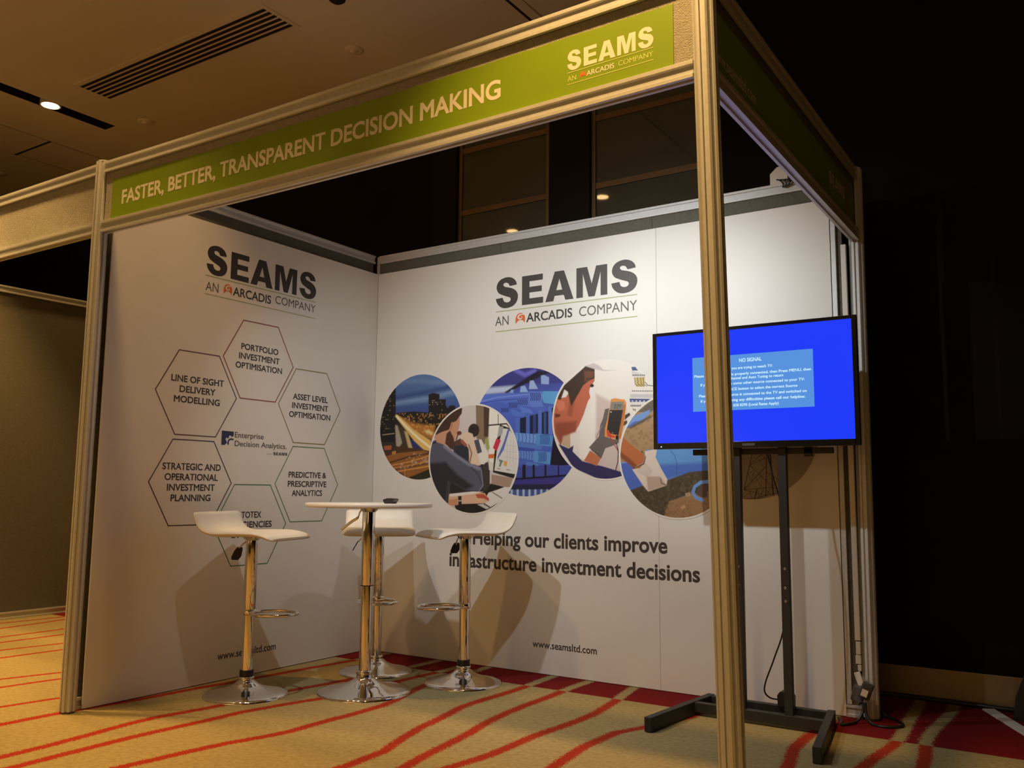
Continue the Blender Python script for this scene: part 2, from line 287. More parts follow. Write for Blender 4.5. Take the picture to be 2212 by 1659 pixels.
PRINTS['cable'] = ((1.13, 1.305, 0.36), [
 ('g',[(1,(62,66,150)),(0.3,(78,104,205)),(-0.5,(72,98,200)),(-1,(70,90,180))]),
 ('p',(60,62,140),0.0472,[(-0.794,1.078),(0.74,0.97),(0.741,0.717),(-0.078,0.753),(-0.356,0.638),(-0.933,0.602)]),
 ('l',(110,110,215),0.0315,0.0472,[(-0.204,0.984),(-0.017,0.893),(0.165,0.946)]),
 ('p',(190,206,240),0.0472,[(-0.788,0.728),(-0.17,0.735),(-0.262,0.639),(-0.835,0.626)]),
 ('p',(28,28,52),0.022,[(0.225,0.942),(0.463,0.913),(-0.139,0.702),(-0.356,0.622),(-0.395,0.64),(-0.078,0.799)]),
 ('p',(88,118,218),0.0126,[(-0.964,0.469),(-0.852,0.618),(-0.545,0.619),(0.061,0.609),(0.062,0.512),(-0.543,0.423)]),
 ('l',(122,152,235),0.0094,0.0126,[(-0.899,0.506),(-0.545,0.562),(0.061,0.583)]),
 ('l',(58,76,170),0.0063,0.0094,[(-0.882,0.478),(-0.496,0.513),(0.062,0.524)]),
 ('p',(78,106,205),0.0126,[(-0.8,0.468),(-0.496,0.487),(-0.136,0.404),(-0.258,0.253),(-0.352,0.257),(-0.494,0.368)]),
 ('p',(160,188,236),0.0126,[(0.075,0.793),(0.139,0.798),(0.227,0.658),(0.061,0.664)]),
 ('p',(150,178,236),0.0126,[(0.278,0.861),(0.33,0.87),(0.427,0.825),(0.42,0.717),(0.283,0.732)]),
 ('p',(150,185,240),0.0126,[(-0.093,0.715),(-0.016,0.723),(0.046,0.616),(-0.107,0.624)]),
 ('p',(140,170,235),0.0094,[(-0.278,0.673),(-0.231,0.67),(-0.231,0.618),(-0.278,0.62)]),
 ('p',(98,132,224),0.0094,[(0.058,0.628),(0.309,0.614),(0.303,0.435),(0.333,0.37),(0.108,0.367),(0.047,0.461)]),
 ('p',(96,166,226),0.0079,[(0.317,0.617),(0.611,0.598),(0.553,0.398),(0.333,0.434),(0.295,0.538)]),
 ('p',(82,110,205),0.0094,[(0.078,0.375),(0.377,0.381),(0.348,0.306),(0.169,0.326)]),
 ('p',(90,122,218),0.0094,[(-0.168,0.523),(0.062,0.509),(0.078,0.382),(-0.136,0.417)]),
 ('p',(84,116,212),0.0094,[(-0.338,0.479),(-0.144,0.47),(-0.074,0.35),(-0.322,0.38)]),
 ('p',(80,110,208),0.0094,[(-0.487,0.401),(-0.291,0.385),(-0.258,0.292),(-0.446,0.313)]),
 ('p',(92,130,222),0.0126,[(-0.105,0.403),(0.109,0.342),(0.139,0.276),(-0.073,0.298)]),
 ('p',(86,122,216),0.0126,[(-0.275,0.358),(-0.012,0.282),(-0.012,0.218),(-0.243,0.266)]),
 ('l',(44,54,128),0.0071,0.0063,[(0.093,0.6),(0.105,0.542),(0.094,0.484)]),
 ('l',(44,54,128),0.0071,0.0063,[(0.126,0.599),(0.138,0.54),(0.126,0.483)]),
 ('l',(44,54,128),0.0071,0.0063,[(0.158,0.597),(0.171,0.538),(0.159,0.481)]),
 ('l',(44,54,128),0.0071,0.0063,[(0.191,0.595),(0.203,0.537),(0.192,0.479)]),
 ('l',(44,54,128),0.0071,0.0063,[(0.223,0.593),(0.236,0.535),(0.224,0.478)]),
 ('l',(44,54,128),0.0071,0.0063,[(0.256,0.592),(0.268,0.533),(0.257,0.476)]),
 ('l',(44,54,128),0.0071,0.0063,[(-0.144,0.509),(-0.131,0.469),(-0.143,0.431)]),
 ('l',(44,54,128),0.0071,0.0063,[(-0.112,0.507),(-0.099,0.468),(-0.111,0.429)]),
 ('l',(44,54,128),0.0071,0.0063,[(-0.08,0.506),(-0.067,0.466),(-0.079,0.428)]),
 ('l',(44,54,128),0.0071,0.0063,[(-0.048,0.504),(-0.035,0.465),(-0.047,0.426)]),
 ('l',(44,54,128),0.0071,0.0063,[(-0.016,0.502),(-0.003,0.463),(-0.015,0.425)]),
 ('l',(44,54,128),0.0071,0.0063,[(0.016,0.501),(0.028,0.461),(0.016,0.423)]),
 ('l',(44,54,128),0.0071,0.0063,[(-0.316,0.465),(-0.303,0.425),(-0.315,0.386)]),
 ('l',(44,54,128),0.0071,0.0063,[(-0.288,0.464),(-0.275,0.424),(-0.287,0.385)]),
 ('l',(44,54,128),0.0071,0.0063,[(-0.259,0.462),(-0.246,0.422),(-0.258,0.384)]),
 ('l',(44,54,128),0.0071,0.0063,[(-0.23,0.461),(-0.218,0.421),(-0.23,0.383)]),
 ('l',(44,54,128),0.0071,0.0063,[(-0.202,0.46),(-0.189,0.42),(-0.201,0.381)]),
 ('l',(44,54,128),0.0071,0.0063,[(-0.174,0.458),(-0.161,0.418),(-0.173,0.38)]),
 ('l',(44,54,128),0.0071,0.0063,[(-0.456,0.386),(-0.443,0.356),(-0.455,0.327)]),
 ('l',(44,54,128),0.0071,0.0063,[(-0.426,0.385),(-0.413,0.355),(-0.425,0.326)]),
 ('l',(44,54,128),0.0071,0.0063,[(-0.396,0.383),(-0.383,0.353),(-0.395,0.324)]),
 ('l',(44,54,128),0.0071,0.0063,[(-0.366,0.382),(-0.353,0.352),(-0.366,0.323)]),
 ('l',(44,54,128),0.0071,0.0063,[(-0.337,0.381),(-0.324,0.351),(-0.336,0.322)]),
 ('p',(24,34,74),0.0126,[(-0.119,0.209),(0.524,0.324),(0.526,-0.055),(-0.193,-0.021)]),
 ('p',(90,126,214),0.0063,[(0.414,0.379),(0.495,0.376),(0.497,-0.06),(0.416,-0.058)]),
 ('p',(86,120,208),0.0063,[(0.229,0.324),(0.296,0.321),(0.298,-0.055),(0.231,-0.053)]),
 ('p',(80,112,205),0.0063,[(0.011,0.269),(0.079,0.266),(0.081,-0.049),(0.013,-0.047)]),
 ('p',(82,116,208),0.0063,[(-0.18,0.224),(-0.103,0.221),(-0.101,-0.043),(-0.178,-0.041)]),
 ('p',(52,72,140),0.0063,[(0.139,0.263),(0.192,0.261),(0.194,-0.052),(0.142,-0.05)]),
 ('p',(60,88,150),0.0063,[(0.333,0.281),(0.378,0.279),(0.379,-0.057),(0.335,-0.056)]),
 ('p',(112,162,232),0.0079,[(-0.193,-0.009),(0.209,-0.048),(0.187,-0.188),(-0.177,-0.145)]),
 ('p',(88,148,218),0.0063,[(0.201,-0.03),(0.5,-0.079),(0.486,-0.244),(0.185,-0.21)]),
 ('l',(60,100,180),0.0071,0.0063,[(0.272,-0.06),(0.285,-0.13),(0.273,-0.2)]),
 ('l',(60,100,180),0.0071,0.0063,[(0.295,-0.061),(0.307,-0.131),(0.295,-0.2)]),
 ('l',(60,100,180),0.0071,0.0063,[(0.317,-0.061),(0.329,-0.131),(0.318,-0.201)]),
 ('l',(60,100,180),0.0071,0.0063,[(0.339,-0.062),(0.351,-0.132),(0.34,-0.201)]),
 ('l',(60,100,180),0.0071,0.0063,[(0.361,-0.063),(0.373,-0.132),(0.362,-0.202)]),
 ('l',(60,100,180),0.0071,0.0063,[(0.383,-0.063),(0.395,-0.133),(0.384,-0.202)]),
 ('l',(60,100,180),0.0071,0.0063,[(0.405,-0.064),(0.417,-0.134),(0.406,-0.203)]),
 ('l',(60,100,180),0.0071,0.0063,[(0.427,-0.064),(0.439,-0.134),(0.428,-0.203)]),
 ('l',(70,100,190),0.0071,0.0063,[(-0.129,-0.023),(-0.116,-0.095),(-0.127,-0.165)]),
 ('l',(70,100,190),0.0071,0.0063,[(-0.061,-0.025),(-0.048,-0.096),(-0.06,-0.167)]),
 ('l',(70,100,190),0.0071,0.0063,[(0.006,-0.027),(0.018,-0.098),(0.007,-0.168)]),
 ('l',(70,100,190),0.0071,0.0063,[(0.072,-0.029),(0.085,-0.1),(0.073,-0.17)]),
 ('l',(70,100,190),0.0071,0.0063,[(0.138,-0.031),(0.151,-0.101),(0.139,-0.171)]),
 ('p',(84,128,212),0.0063,[(-0.161,-0.151),(0.083,-0.189),(0.31,-0.226),(0.295,-0.284),(-0.13,-0.229)]),
 ('p',(60,84,180),0.0079,[(-0.145,-0.229),(0.173,-0.274),(0.158,-0.318),(-0.129,-0.294)]),
 ('p',(98,144,222),0.0063,[(-0.137,-0.293),(0.181,-0.312),(0.159,-0.445),(-0.128,-0.409)]),
 ('p',(94,154,222),0.0063,[(0.173,-0.299),(0.466,-0.329),(0.449,-0.514),(0.152,-0.471)]),
 ('l',(62,104,184),0.0071,0.0063,[(0.242,-0.326),(0.255,-0.395),(0.243,-0.464)]),
 ('l',(62,104,184),0.0071,0.0063,[(0.261,-0.326),(0.273,-0.395),(0.262,-0.465)]),
 ('l',(62,104,184),0.0071,0.0063,[(0.279,-0.326),(0.292,-0.396),(0.28,-0.465)]),
 ('l',(62,104,184),0.0071,0.0063,[(0.298,-0.326),(0.31,-0.396),(0.299,-0.465)]),
 ('l',(62,104,184),0.0071,0.0063,[(0.316,-0.327),(0.329,-0.396),(0.317,-0.465)]),
 ('l',(62,104,184),0.0071,0.0063,[(0.335,-0.327),(0.347,-0.397),(0.336,-0.466)]),
 ('l',(62,104,184),0.0071,0.0063,[(0.353,-0.327),(0.365,-0.397),(0.354,-0.466)]),
 ('l',(62,104,184),0.0071,0.0063,[(0.372,-0.328),(0.384,-0.397),(0.372,-0.466)]),
 ('l',(70,100,190),0.0071,0.0063,[(-0.088,-0.307),(-0.075,-0.365),(-0.087,-0.422)]),
 ('l',(70,100,190),0.0071,0.0063,[(-0.036,-0.308),(-0.023,-0.366),(-0.035,-0.423)]),
 ('l',(70,100,190),0.0071,0.0063,[(0.016,-0.309),(0.028,-0.367),(0.017,-0.424)]),
 ('l',(70,100,190),0.0071,0.0063,[(0.067,-0.31),(0.079,-0.367),(0.068,-0.424)]),
 ('l',(70,100,190),0.0071,0.0063,[(0.118,-0.311),(0.13,-0.368),(0.119,-0.425)]),
 ('p',(76,102,200),0.0063,[(-0.143,-0.445),(0.122,-0.463),(0.088,-0.558),(-0.134,-0.524)]),
 ('p',(84,130,214),0.0063,[(0.024,-0.462),(0.256,-0.502),(0.234,-0.54),(0.01,-0.513)]),
 ('p',(18,20,42),0.0094,[(0.473,0.351),(0.542,0.348),(0.584,-0.206),(0.671,-0.333),(0.814,-0.52),(0.614,-0.543),(0.448,-0.542),(0.504,-0.104)]),
 ('p',(64,80,170),0.0079,[(-0.188,-0.543),(0.455,-0.523),(0.842,-0.533),(0.8,-0.692),(-0.186,-0.741)]),
 ('p',(18,20,46),0.0047,[(-0.051,-0.512),(0.01,-0.513),(0.011,-0.716),(-0.049,-0.716)]),
 ('p',(18,20,46),0.0047,[(0.137,-0.514),(0.176,-0.514),(0.178,-0.716),(0.139,-0.716)]),
 ('p',(18,20,46),0.0047,[(0.352,-0.516),(0.385,-0.516),(0.386,-0.716),(0.353,-0.716)]),
 ('p',(18,20,46),0.0047,[(0.585,-0.518),(0.608,-0.518),(0.609,-0.717),(0.586,-0.717)]),
 ('p',(14,14,36),0.0079,[(-0.186,-0.722),(0.743,-0.668),(0.715,-0.698),(-0.201,-0.76)]),
 ('p',(62,56,146),0.0126,[(-0.216,-0.748),(0.686,-0.704),(0.615,-0.815),(-0.231,-0.824)]),
 ('p',(34,36,72),0.0126,[(-0.246,-0.82),(0.586,-0.809),(0.427,-0.897),(-0.307,-0.905)]),
 ('p',(70,90,160),0.0126,[(-0.338,-0.905),(0.471,-0.89),(0.267,-1.029),(-0.336,-1.036)]),
 ('l',(180,205,232),0.0189,0.0189,[(-0.245,-0.914),(-0.244,-1.009)]),
 ('l',(180,205,232),0.0189,0.0189,[(-0.135,-0.913),(-0.134,-1.008)]),
 ('l',(180,205,232),0.0189,0.0189,[(-0.026,-0.912),(-0.025,-1.007)]),
 ('l',(180,205,232),0.0189,0.0189,[(0.082,-0.912),(0.083,-1.006)]),
 ('l',(180,205,232),0.0189,0.0189,[(0.189,-0.911),(0.19,-1.005)]),
 ('l',(180,205,232),0.0189,0.0189,[(0.296,-0.91),(0.296,-1.004)]),
 ('l',(180,205,232),0.0189,0.0189,[(0.401,-0.909),(0.402,-1.003)])])
PRINTS['meter'] = ((1.632, 1.36, 0.318), [
 ('g',[(1,(238,236,232)),(-1,(226,220,216))]),
 ('p',(208,192,188),0.0594,[(-0.174,0.419),(0.383,0.139),(0.375,-0.971),(-0.435,-0.743),(-0.492,-0.207),(-0.176,-0.217)]),
 ('p',(238,234,228),0.0371,[(-0.492,-0.13),(-0.189,0.343),(-0.191,-0.406),(-0.377,-0.693),(-0.5,-0.653)]),
 ('p',(205,196,198),0.0119,[(-0.419,0.904),(-0.216,0.95),(-0.116,0.902),(-0.031,0.821),(0.208,0.795),(-0.031,0.801),(-0.202,0.846)]),
 ('p',(196,170,144),0.0148,[(-0.846,-0.274),(-0.675,-0.228),(-0.665,-0.491),(-0.831,-0.43)]),
 ('p',(192,106,80),0.0104,[(-1.028,0.122),(-0.923,0.38),(-0.758,0.397),(-0.61,0.572),(-0.405,0.637),(-0.216,0.806),(-0.198,0.65),(-0.289,0.527),(-0.306,0.464),(-0.281,0.367),(-0.33,0.299),(-0.405,0.097),(-0.504,-0.104),(-0.58,-0.205),(-0.816,-0.275),(-0.853,-0.442),(-1.027,-0.139)]),
 ('p',(150,78,58),0.0594,[(-0.967,-0.037),(-0.551,-0.026),(-0.565,-0.205),(-0.816,-0.275),(-0.86,-0.429),(-0.966,-0.193)]),
 ('p',(166,88,66),0.0445,[(-0.684,0.368),(-0.566,0.388),(-0.639,0.055),(-0.728,0.084)]),
 ('p',(64,46,38),0.0148,[(-0.953,0.381),(-0.788,0.608),(-0.375,0.907),(-0.199,0.846),(-0.199,0.695),(-0.318,0.645),(-0.419,0.58),(-0.566,0.362),(-0.654,0.236),(-0.721,0.487),(-0.788,0.53),(-0.862,0.351)]),
 ('p',(110,70,52),0.0327,[(-0.404,0.831),(-0.209,0.805),(-0.231,0.691),(-0.39,0.636)]),
 ('p',(214,126,100),0.0208,[(-0.953,0.276),(-0.893,0.352),(-0.788,0.321),(-0.772,0.19),(-0.892,0.156)]),
 ('p',(110,52,42),0.0208,[(-0.975,0.12),(-0.862,0.103),(-0.877,0.064),(-0.967,0.048)]),
 ('e',(40,28,28),0.0089,(-0.251,0.566),(0.037,0.028)),
 ('l',(60,38,30),0.0089,0.0119,[(-0.361,0.686),(-0.217,0.69)]),
 ('p',(50,48,98),0.0104,[(-0.905,-0.409),(-0.697,-0.487),(-0.606,-0.435),(-0.624,-0.539),(-0.435,-0.707),(-0.037,-0.799),(0.321,-0.898),(0.32,-1.045),(-0.038,-1.045),(-0.609,-0.817)]),
 ('p',(192,116,82),0.0089,[(-0.291,-0.53),(-0.081,-0.652),(-0.161,-0.789),(-0.406,-0.699)]),
 ('p',(106,98,98),0.0089,[(-0.005,0.156),(0.072,0.168),(0.008,-0.172),(-0.014,-0.297),(0.146,-0.351),(0.25,-0.36),(0.242,-0.415),(0.104,-0.468),(-0.001,-0.497),(-0.081,-0.669),(-0.312,-0.479),(-0.12,-0.294),(-0.098,-0.112),(-0.048,-0.006)]),
 ('l',(78,70,72),0.0074,0.0089,[(-0.262,-0.518),(-0.107,-0.621)]),
 ('l',(140,132,132),0.0074,0.0119,[(-0.176,-0.318),(-0.062,-0.119)]),
 ('p',(72,64,64),0.0074,[(0.362,0.041),(0.444,0.081),(0.459,0.037),(0.355,-0.04)]),
 ('p',(76,68,68),0.0074,[(0.334,-0.064),(0.396,-0.045),(0.406,-0.098),(0.32,-0.144)]),
 ('p',(228,152,78),0.0074,[(0.108,0.318),(0.178,0.331),(0.364,0.296),(0.388,0.239),(0.348,-0.058),(0.284,-0.342),(0.229,-0.36),(-0.014,-0.299),(-0.006,-0.159),(0.051,0.028)]),
 ('p',(196,120,56),0.0089,[(0.329,0.217),(0.384,0.214),(0.284,-0.342),(0.243,-0.347)]),
 ('p',(136,136,130),0.0045,[(0.108,0.271),(0.343,0.266),(0.322,0.135),(0.086,0.145)]),
 ('p',(48,44,44),0.0045,[(0.079,0.14),(0.326,0.132),(0.243,-0.291),(0.021,-0.241)]),
 ('l',(60,58,56),0.0045,0.003,[(0.172,0.218),(0.199,0.223),(0.191,0.195),(0.171,0.189),(0.166,0.161),(0.193,0.163)]),
 ('l',(60,58,56),0.0045,0.003,[(0.219,0.216),(0.246,0.221),(0.238,0.193),(0.219,0.187),(0.213,0.159),(0.241,0.161)]),
 ('l',(60,58,56),0.0045,0.003,[(0.288,0.219),(0.263,0.213),(0.257,0.19),(0.285,0.191),(0.288,0.219),(0.276,0.157)]),
 ('e',(205,200,192),0.0045,(0.104,0.104),(0.014,0.012)),
 ('l',(28,26,26),0.0045,0.0045,[(0.064,-0.061),(0.286,-0.081)]),
 ('e',(120,110,105),0.0045,(0.13,-0.244),(0.015,0.014)),
 ('p',(206,76,60),0.0059,[(0.019,-0.204),(0.05,-0.192),(0.105,-0.275),(0.177,-0.296),(0.168,-0.333),(0.035,-0.308)]),
 ('l',(176,72,60),0.0082,0.0059,[(0.091,-0.325),(0.16,-0.438),(0.228,-0.539)]),
 ('l',(40,26,36),0.0082,0.0059,[(0.201,-0.414),(0.236,-0.552),(0.227,-0.725),(0.185,-0.866)]),
 ('p',(34,30,34),0.0059,[(0.188,-0.29),(0.243,-0.291),(0.243,-0.366),(0.188,-0.352)]),
 ('p',(212,208,210),0.0089,[(0.484,0.777),(0.713,0.694),(0.74,0.655),(0.497,0.676)]),
 ('p',(72,84,142),0.0059,[(0.484,0.834),(0.553,0.832),(0.606,0.765),(0.498,0.773)]),
 ('p',(208,184,112),0.0059,[(0.544,0.655),(0.726,0.649),(0.711,0.489),(0.563,0.504)]),
 ('l',(70,66,60),0.0052,0.0045,[(0.537,0.655),(0.55,0.542),(0.604,0.508)]),
 ('l',(70,66,60),0.0052,0.0045,[(0.592,0.652),(0.604,0.539),(0.658,0.505)]),
 ('l',(70,66,60),0.0052,0.0045,[(0.646,0.648),(0.658,0.536),(0.711,0.501)]),
 ('l',(70,66,60),0.0052,0.0045,[(0.693,0.645),(0.705,0.533),(0.758,0.499)]),
 ('l',(60,66,80),0.0059,0.0045,[(0.725,0.569),(0.778,0.51),(0.924,0.489)]),
 ('p',(202,200,206),0.0059,[(0.46,0.385),(0.922,0.36),(0.921,0.297),(0.46,0.325)]),
 ('p',(72,86,142),0.0059,[(0.446,0.311),(0.921,0.281),(0.921,0.236),(0.453,0.253)]),
 ('p',(214,212,214),0.0059,[(0.466,0.229),(0.708,0.211),(0.708,0.156),(0.465,0.171)]),
 ('e',(45,40,45),0.0045,(0.502,0.433),(0.01,0.012)),
 ('e',(45,40,45),0.0045,(0.536,0.431),(0.011,0.012)),
 ('e',(45,40,45),0.0045,(0.571,0.429),(0.011,0.011)),
 ('e',(45,40,45),0.0045,(0.605,0.427),(0.011,0.011)),
 ('e',(45,40,45),0.0045,(0.639,0.425),(0.011,0.011)),
 ('e',(45,40,45),0.0045,(0.674,0.423),(0.01,0.011)),
 ('e',(45,40,45),0.0045,(0.708,0.421),(0.011,0.011)),
 ('e',(45,40,45),0.0045,(0.742,0.419),(0.011,0.011)),
 ('e',(45,40,45),0.0045,(0.776,0.417),(0.011,0.011)),
 ('e',(45,40,45),0.0045,(0.81,0.416),(0.01,0.011)),
 ('e',(45,40,45),0.0045,(0.844,0.414),(0.01,0.011)),
 ('e',(45,40,45),0.0045,(0.472,0.191),(0.011,0.011)),
 ('e',(45,40,45),0.0045,(0.501,0.19),(0.011,0.011)),
 ('e',(45,40,45),0.0045,(0.529,0.189),(0.011,0.011)),
 ('e',(45,40,45),0.0045,(0.557,0.187),(0.011,0.011)),
 ('e',(45,40,45),0.0045,(0.585,0.186),(0.011,0.011)),
 ('e',(45,40,45),0.0045,(0.613,0.185),(0.011,0.011)),
 ('e',(45,40,45),0.0045,(0.641,0.184),(0.011,0.011)),
 ('e',(45,40,45),0.0045,(0.517,0.694),(0.011,0.011)),
 ('e',(45,40,45),0.0045,(0.55,0.692),(0.011,0.012)),
 ('e',(45,40,45),0.0045,(0.583,0.69),(0.011,0.012)),
 ('e',(45,40,45),0.0045,(0.616,0.687),(0.01,0.011)),
 ('e',(45,40,45),0.0045,(0.648,0.685),(0.011,0.011)),
 ('e',(45,40,45),0.0045,(0.681,0.683),(0.01,0.011)),
 ('e',(45,40,45),0.0045,(0.713,0.681),(0.011,0.011)),
 ('e',(225,225,235),0.003,(0.5,0.268),(0.015,0.011)),
 ('e',(225,225,235),0.003,(0.568,0.265),(0.015,0.011)),
 ('e',(225,225,235),0.003,(0.635,0.262),(0.015,0.011)),
 ('e',(225,225,235),0.003,(0.706,0.258),(0.015,0.011)),
 ('l',(80,72,70),0.0059,0.0045,[(0.506,0.146),(0.519,0.115),(0.546,0.132),(0.553,0.082)])])
PRINTS['pipe'] = ((2.032, 1.16, 0.312), [
 ('g',[(1,(176,148,112)),(-1,(160,126,90))]),
 ('s',(120,92,62),0.4,[(-1.225,1.113),(0.852,0.999),(0.809,-1.073),(-1.236,-1.128)],49),
 ('p',(104,98,92),0.0189,[(-0.678,0.724),(-0.409,0.921),(0.608,0.87),(0.605,0.753),(-0.384,0.748),(-0.451,0.714)]),
 ('p',(118,158,220),0.0081,[(-0.91,0.466),(-0.759,0.653),(-0.461,0.754),(-0.462,0.688),(-0.598,0.585),(-0.849,0.473)]),
 ('p',(80,112,192),0.0189,[(-0.91,0.46),(-0.746,0.566),(-0.598,0.585),(-0.849,0.47)]),
 ('l',(96,84,70),0.0202,0.0296,[(-0.815,0.469),(-0.585,0.572),(-0.452,0.641)]),
 ('p',(98,156,220),0.0081,[(-0.55,0.095),(0.714,0.141),(0.707,-0.229),(0.002,-0.345),(-0.164,-0.396),(-0.367,-0.029)]),
 ('p',(74,112,200),0.0674,[(-0.342,-0.15),(0.709,-0.114),(0.707,-0.241),(0.002,-0.345),(-0.177,-0.39)]),
 ('p',(78,108,196),0.0081,[(-0.996,-0.119),(-0.833,-0.09),(-0.602,-0.475),(-0.636,-0.541),(-0.85,-0.597),(-0.984,-0.328)]),
 ('l',(120,160,225),0.0108,0.0135,[(-0.989,-0.119),(-0.833,-0.094)]),
 ('l',(62,92,152),0.0047,0.0054,[(-0.107,0.081),(-0.031,-0.01),(0.007,-0.153),(-0.008,-0.345)]),
 ('p',(78,68,52),0.0162,[(-0.891,-0.597),(-0.609,-0.493),(-0.165,-0.404),(0.217,-0.273),(0.707,-0.229),(0.701,-0.551),(0.211,-0.624),(-0.144,-0.745),(-0.25,-1.031),(-0.693,-0.945)]),
 ('s',(120,108,82),0.45,[(-0.891,-0.597),(-0.165,-0.404),(0.707,-0.229),(0.701,-0.551),(-0.249,-0.984),(-0.693,-0.945)],57),
 ('s',(46,40,32),0.45,[(-0.891,-0.597),(-0.165,-0.404),(0.707,-0.229),(0.701,-0.551),(-0.249,-0.984),(-0.693,-0.945)],49),
 ('p',(158,122,86),0.0404,[(-0.093,-0.745),(0.701,-0.551),(0.69,-1.076),(-0.251,-1.102)]),
 ('s',(110,82,58),0.42,[(-0.093,-0.745),(0.701,-0.551),(0.69,-1.076),(-0.251,-1.102)],57),
 ('p',(192,152,112),0.0108,[(0.058,-0.825),(0.121,-0.789),(0.145,-0.835),(0.082,-0.871)]),
 ('p',(176,150,120),0.0108,[(0.136,-0.613),(0.224,-0.589),(0.235,-0.659),(0.148,-0.66)]),
 ('l',(112,154,222),0.0269,0.0081,[(0.522,-0.425),(0.4,-0.437),(0.3,-0.507),(0.267,-0.6),(0.321,-0.681),(0.431,-0.715)]),
 ('p',(90,74,62),0.0135,[(0.509,-0.471),(0.411,-0.483),(0.336,-0.553),(0.335,-0.635),(0.432,-0.68),(0.505,-0.668)]),
 ('p',(184,108,66),0.0094,[(-1.007,0.351),(-0.737,0.135),(-0.551,0.01),(-0.549,-0.087),(-0.659,-0.198),(-0.766,-0.201),(-1.036,0.054)]),
 ('p',(140,76,46),0.0323,[(-1.009,0.078),(-0.779,-0.085),(-0.686,-0.183),(-0.766,-0.201),(-1.023,-0.008)]),
 ('p',(222,208,198),0.0094,[(-0.557,0.071),(-0.339,0.105),(-0.367,-0.029),(-0.265,-0.223),(-0.164,-0.39),(-0.178,-0.485),(-0.347,-0.54),(-0.504,-0.588),(-0.596,-0.487),(-0.787,-0.225),(-0.646,-0.208),(-0.552,-0.1)]),
 ('p',(186,164,150),0.0296,[(-0.528,-0.342),(-0.293,-0.342),(-0.178,-0.485),(-0.504,-0.582)]),
 ('l',(120,100,88),0.0081,0.0108,[(-0.28,-0.378),(-0.268,-0.45),(-0.178,-0.485)]),
 ('l',(190,176,168),0.0034,0.0054,[(-0.552,-0.124),(-0.422,-0.27)]),
 ('l',(190,176,168),0.0034,0.0054,[(-0.568,-0.138),(-0.433,-0.279)]),
 ('l',(190,176,168),0.0034,0.0054,[(-0.584,-0.153),(-0.443,-0.289)]),
 ('l',(190,176,168),0.0034,0.0054,[(-0.6,-0.167),(-0.454,-0.299)]),
 ('l',(190,176,168),0.0034,0.0054,[(-0.616,-0.181),(-0.464,-0.308)]),
 ('l',(190,176,168),0.0034,0.0054,[(-0.633,-0.196),(-0.475,-0.318)]),
 ('l',(190,176,168),0.0034,0.0054,[(-0.649,-0.21),(-0.486,-0.327)]),
 ('l',(190,176,168),0.0034,0.0054,[(-0.665,-0.225),(-0.496,-0.337)]),
 ('l',(190,176,168),0.0034,0.0054,[(-0.681,-0.239),(-0.507,-0.347)]),
 ('l',(190,176,168),0.0034,0.0054,[(-0.697,-0.254),(-0.518,-0.356)]),
 ('l',(58,48,44),0.0101,0.0054,[(-0.61,0.071),(-0.545,-0.027),(-0.579,-0.136),(-0.753,-0.201)]),
 ('l',(200,190,170),0.0034,0.004,[(-0.597,0.053),(-0.551,-0.027),(-0.585,-0.123),(-0.739,-0.193)])])
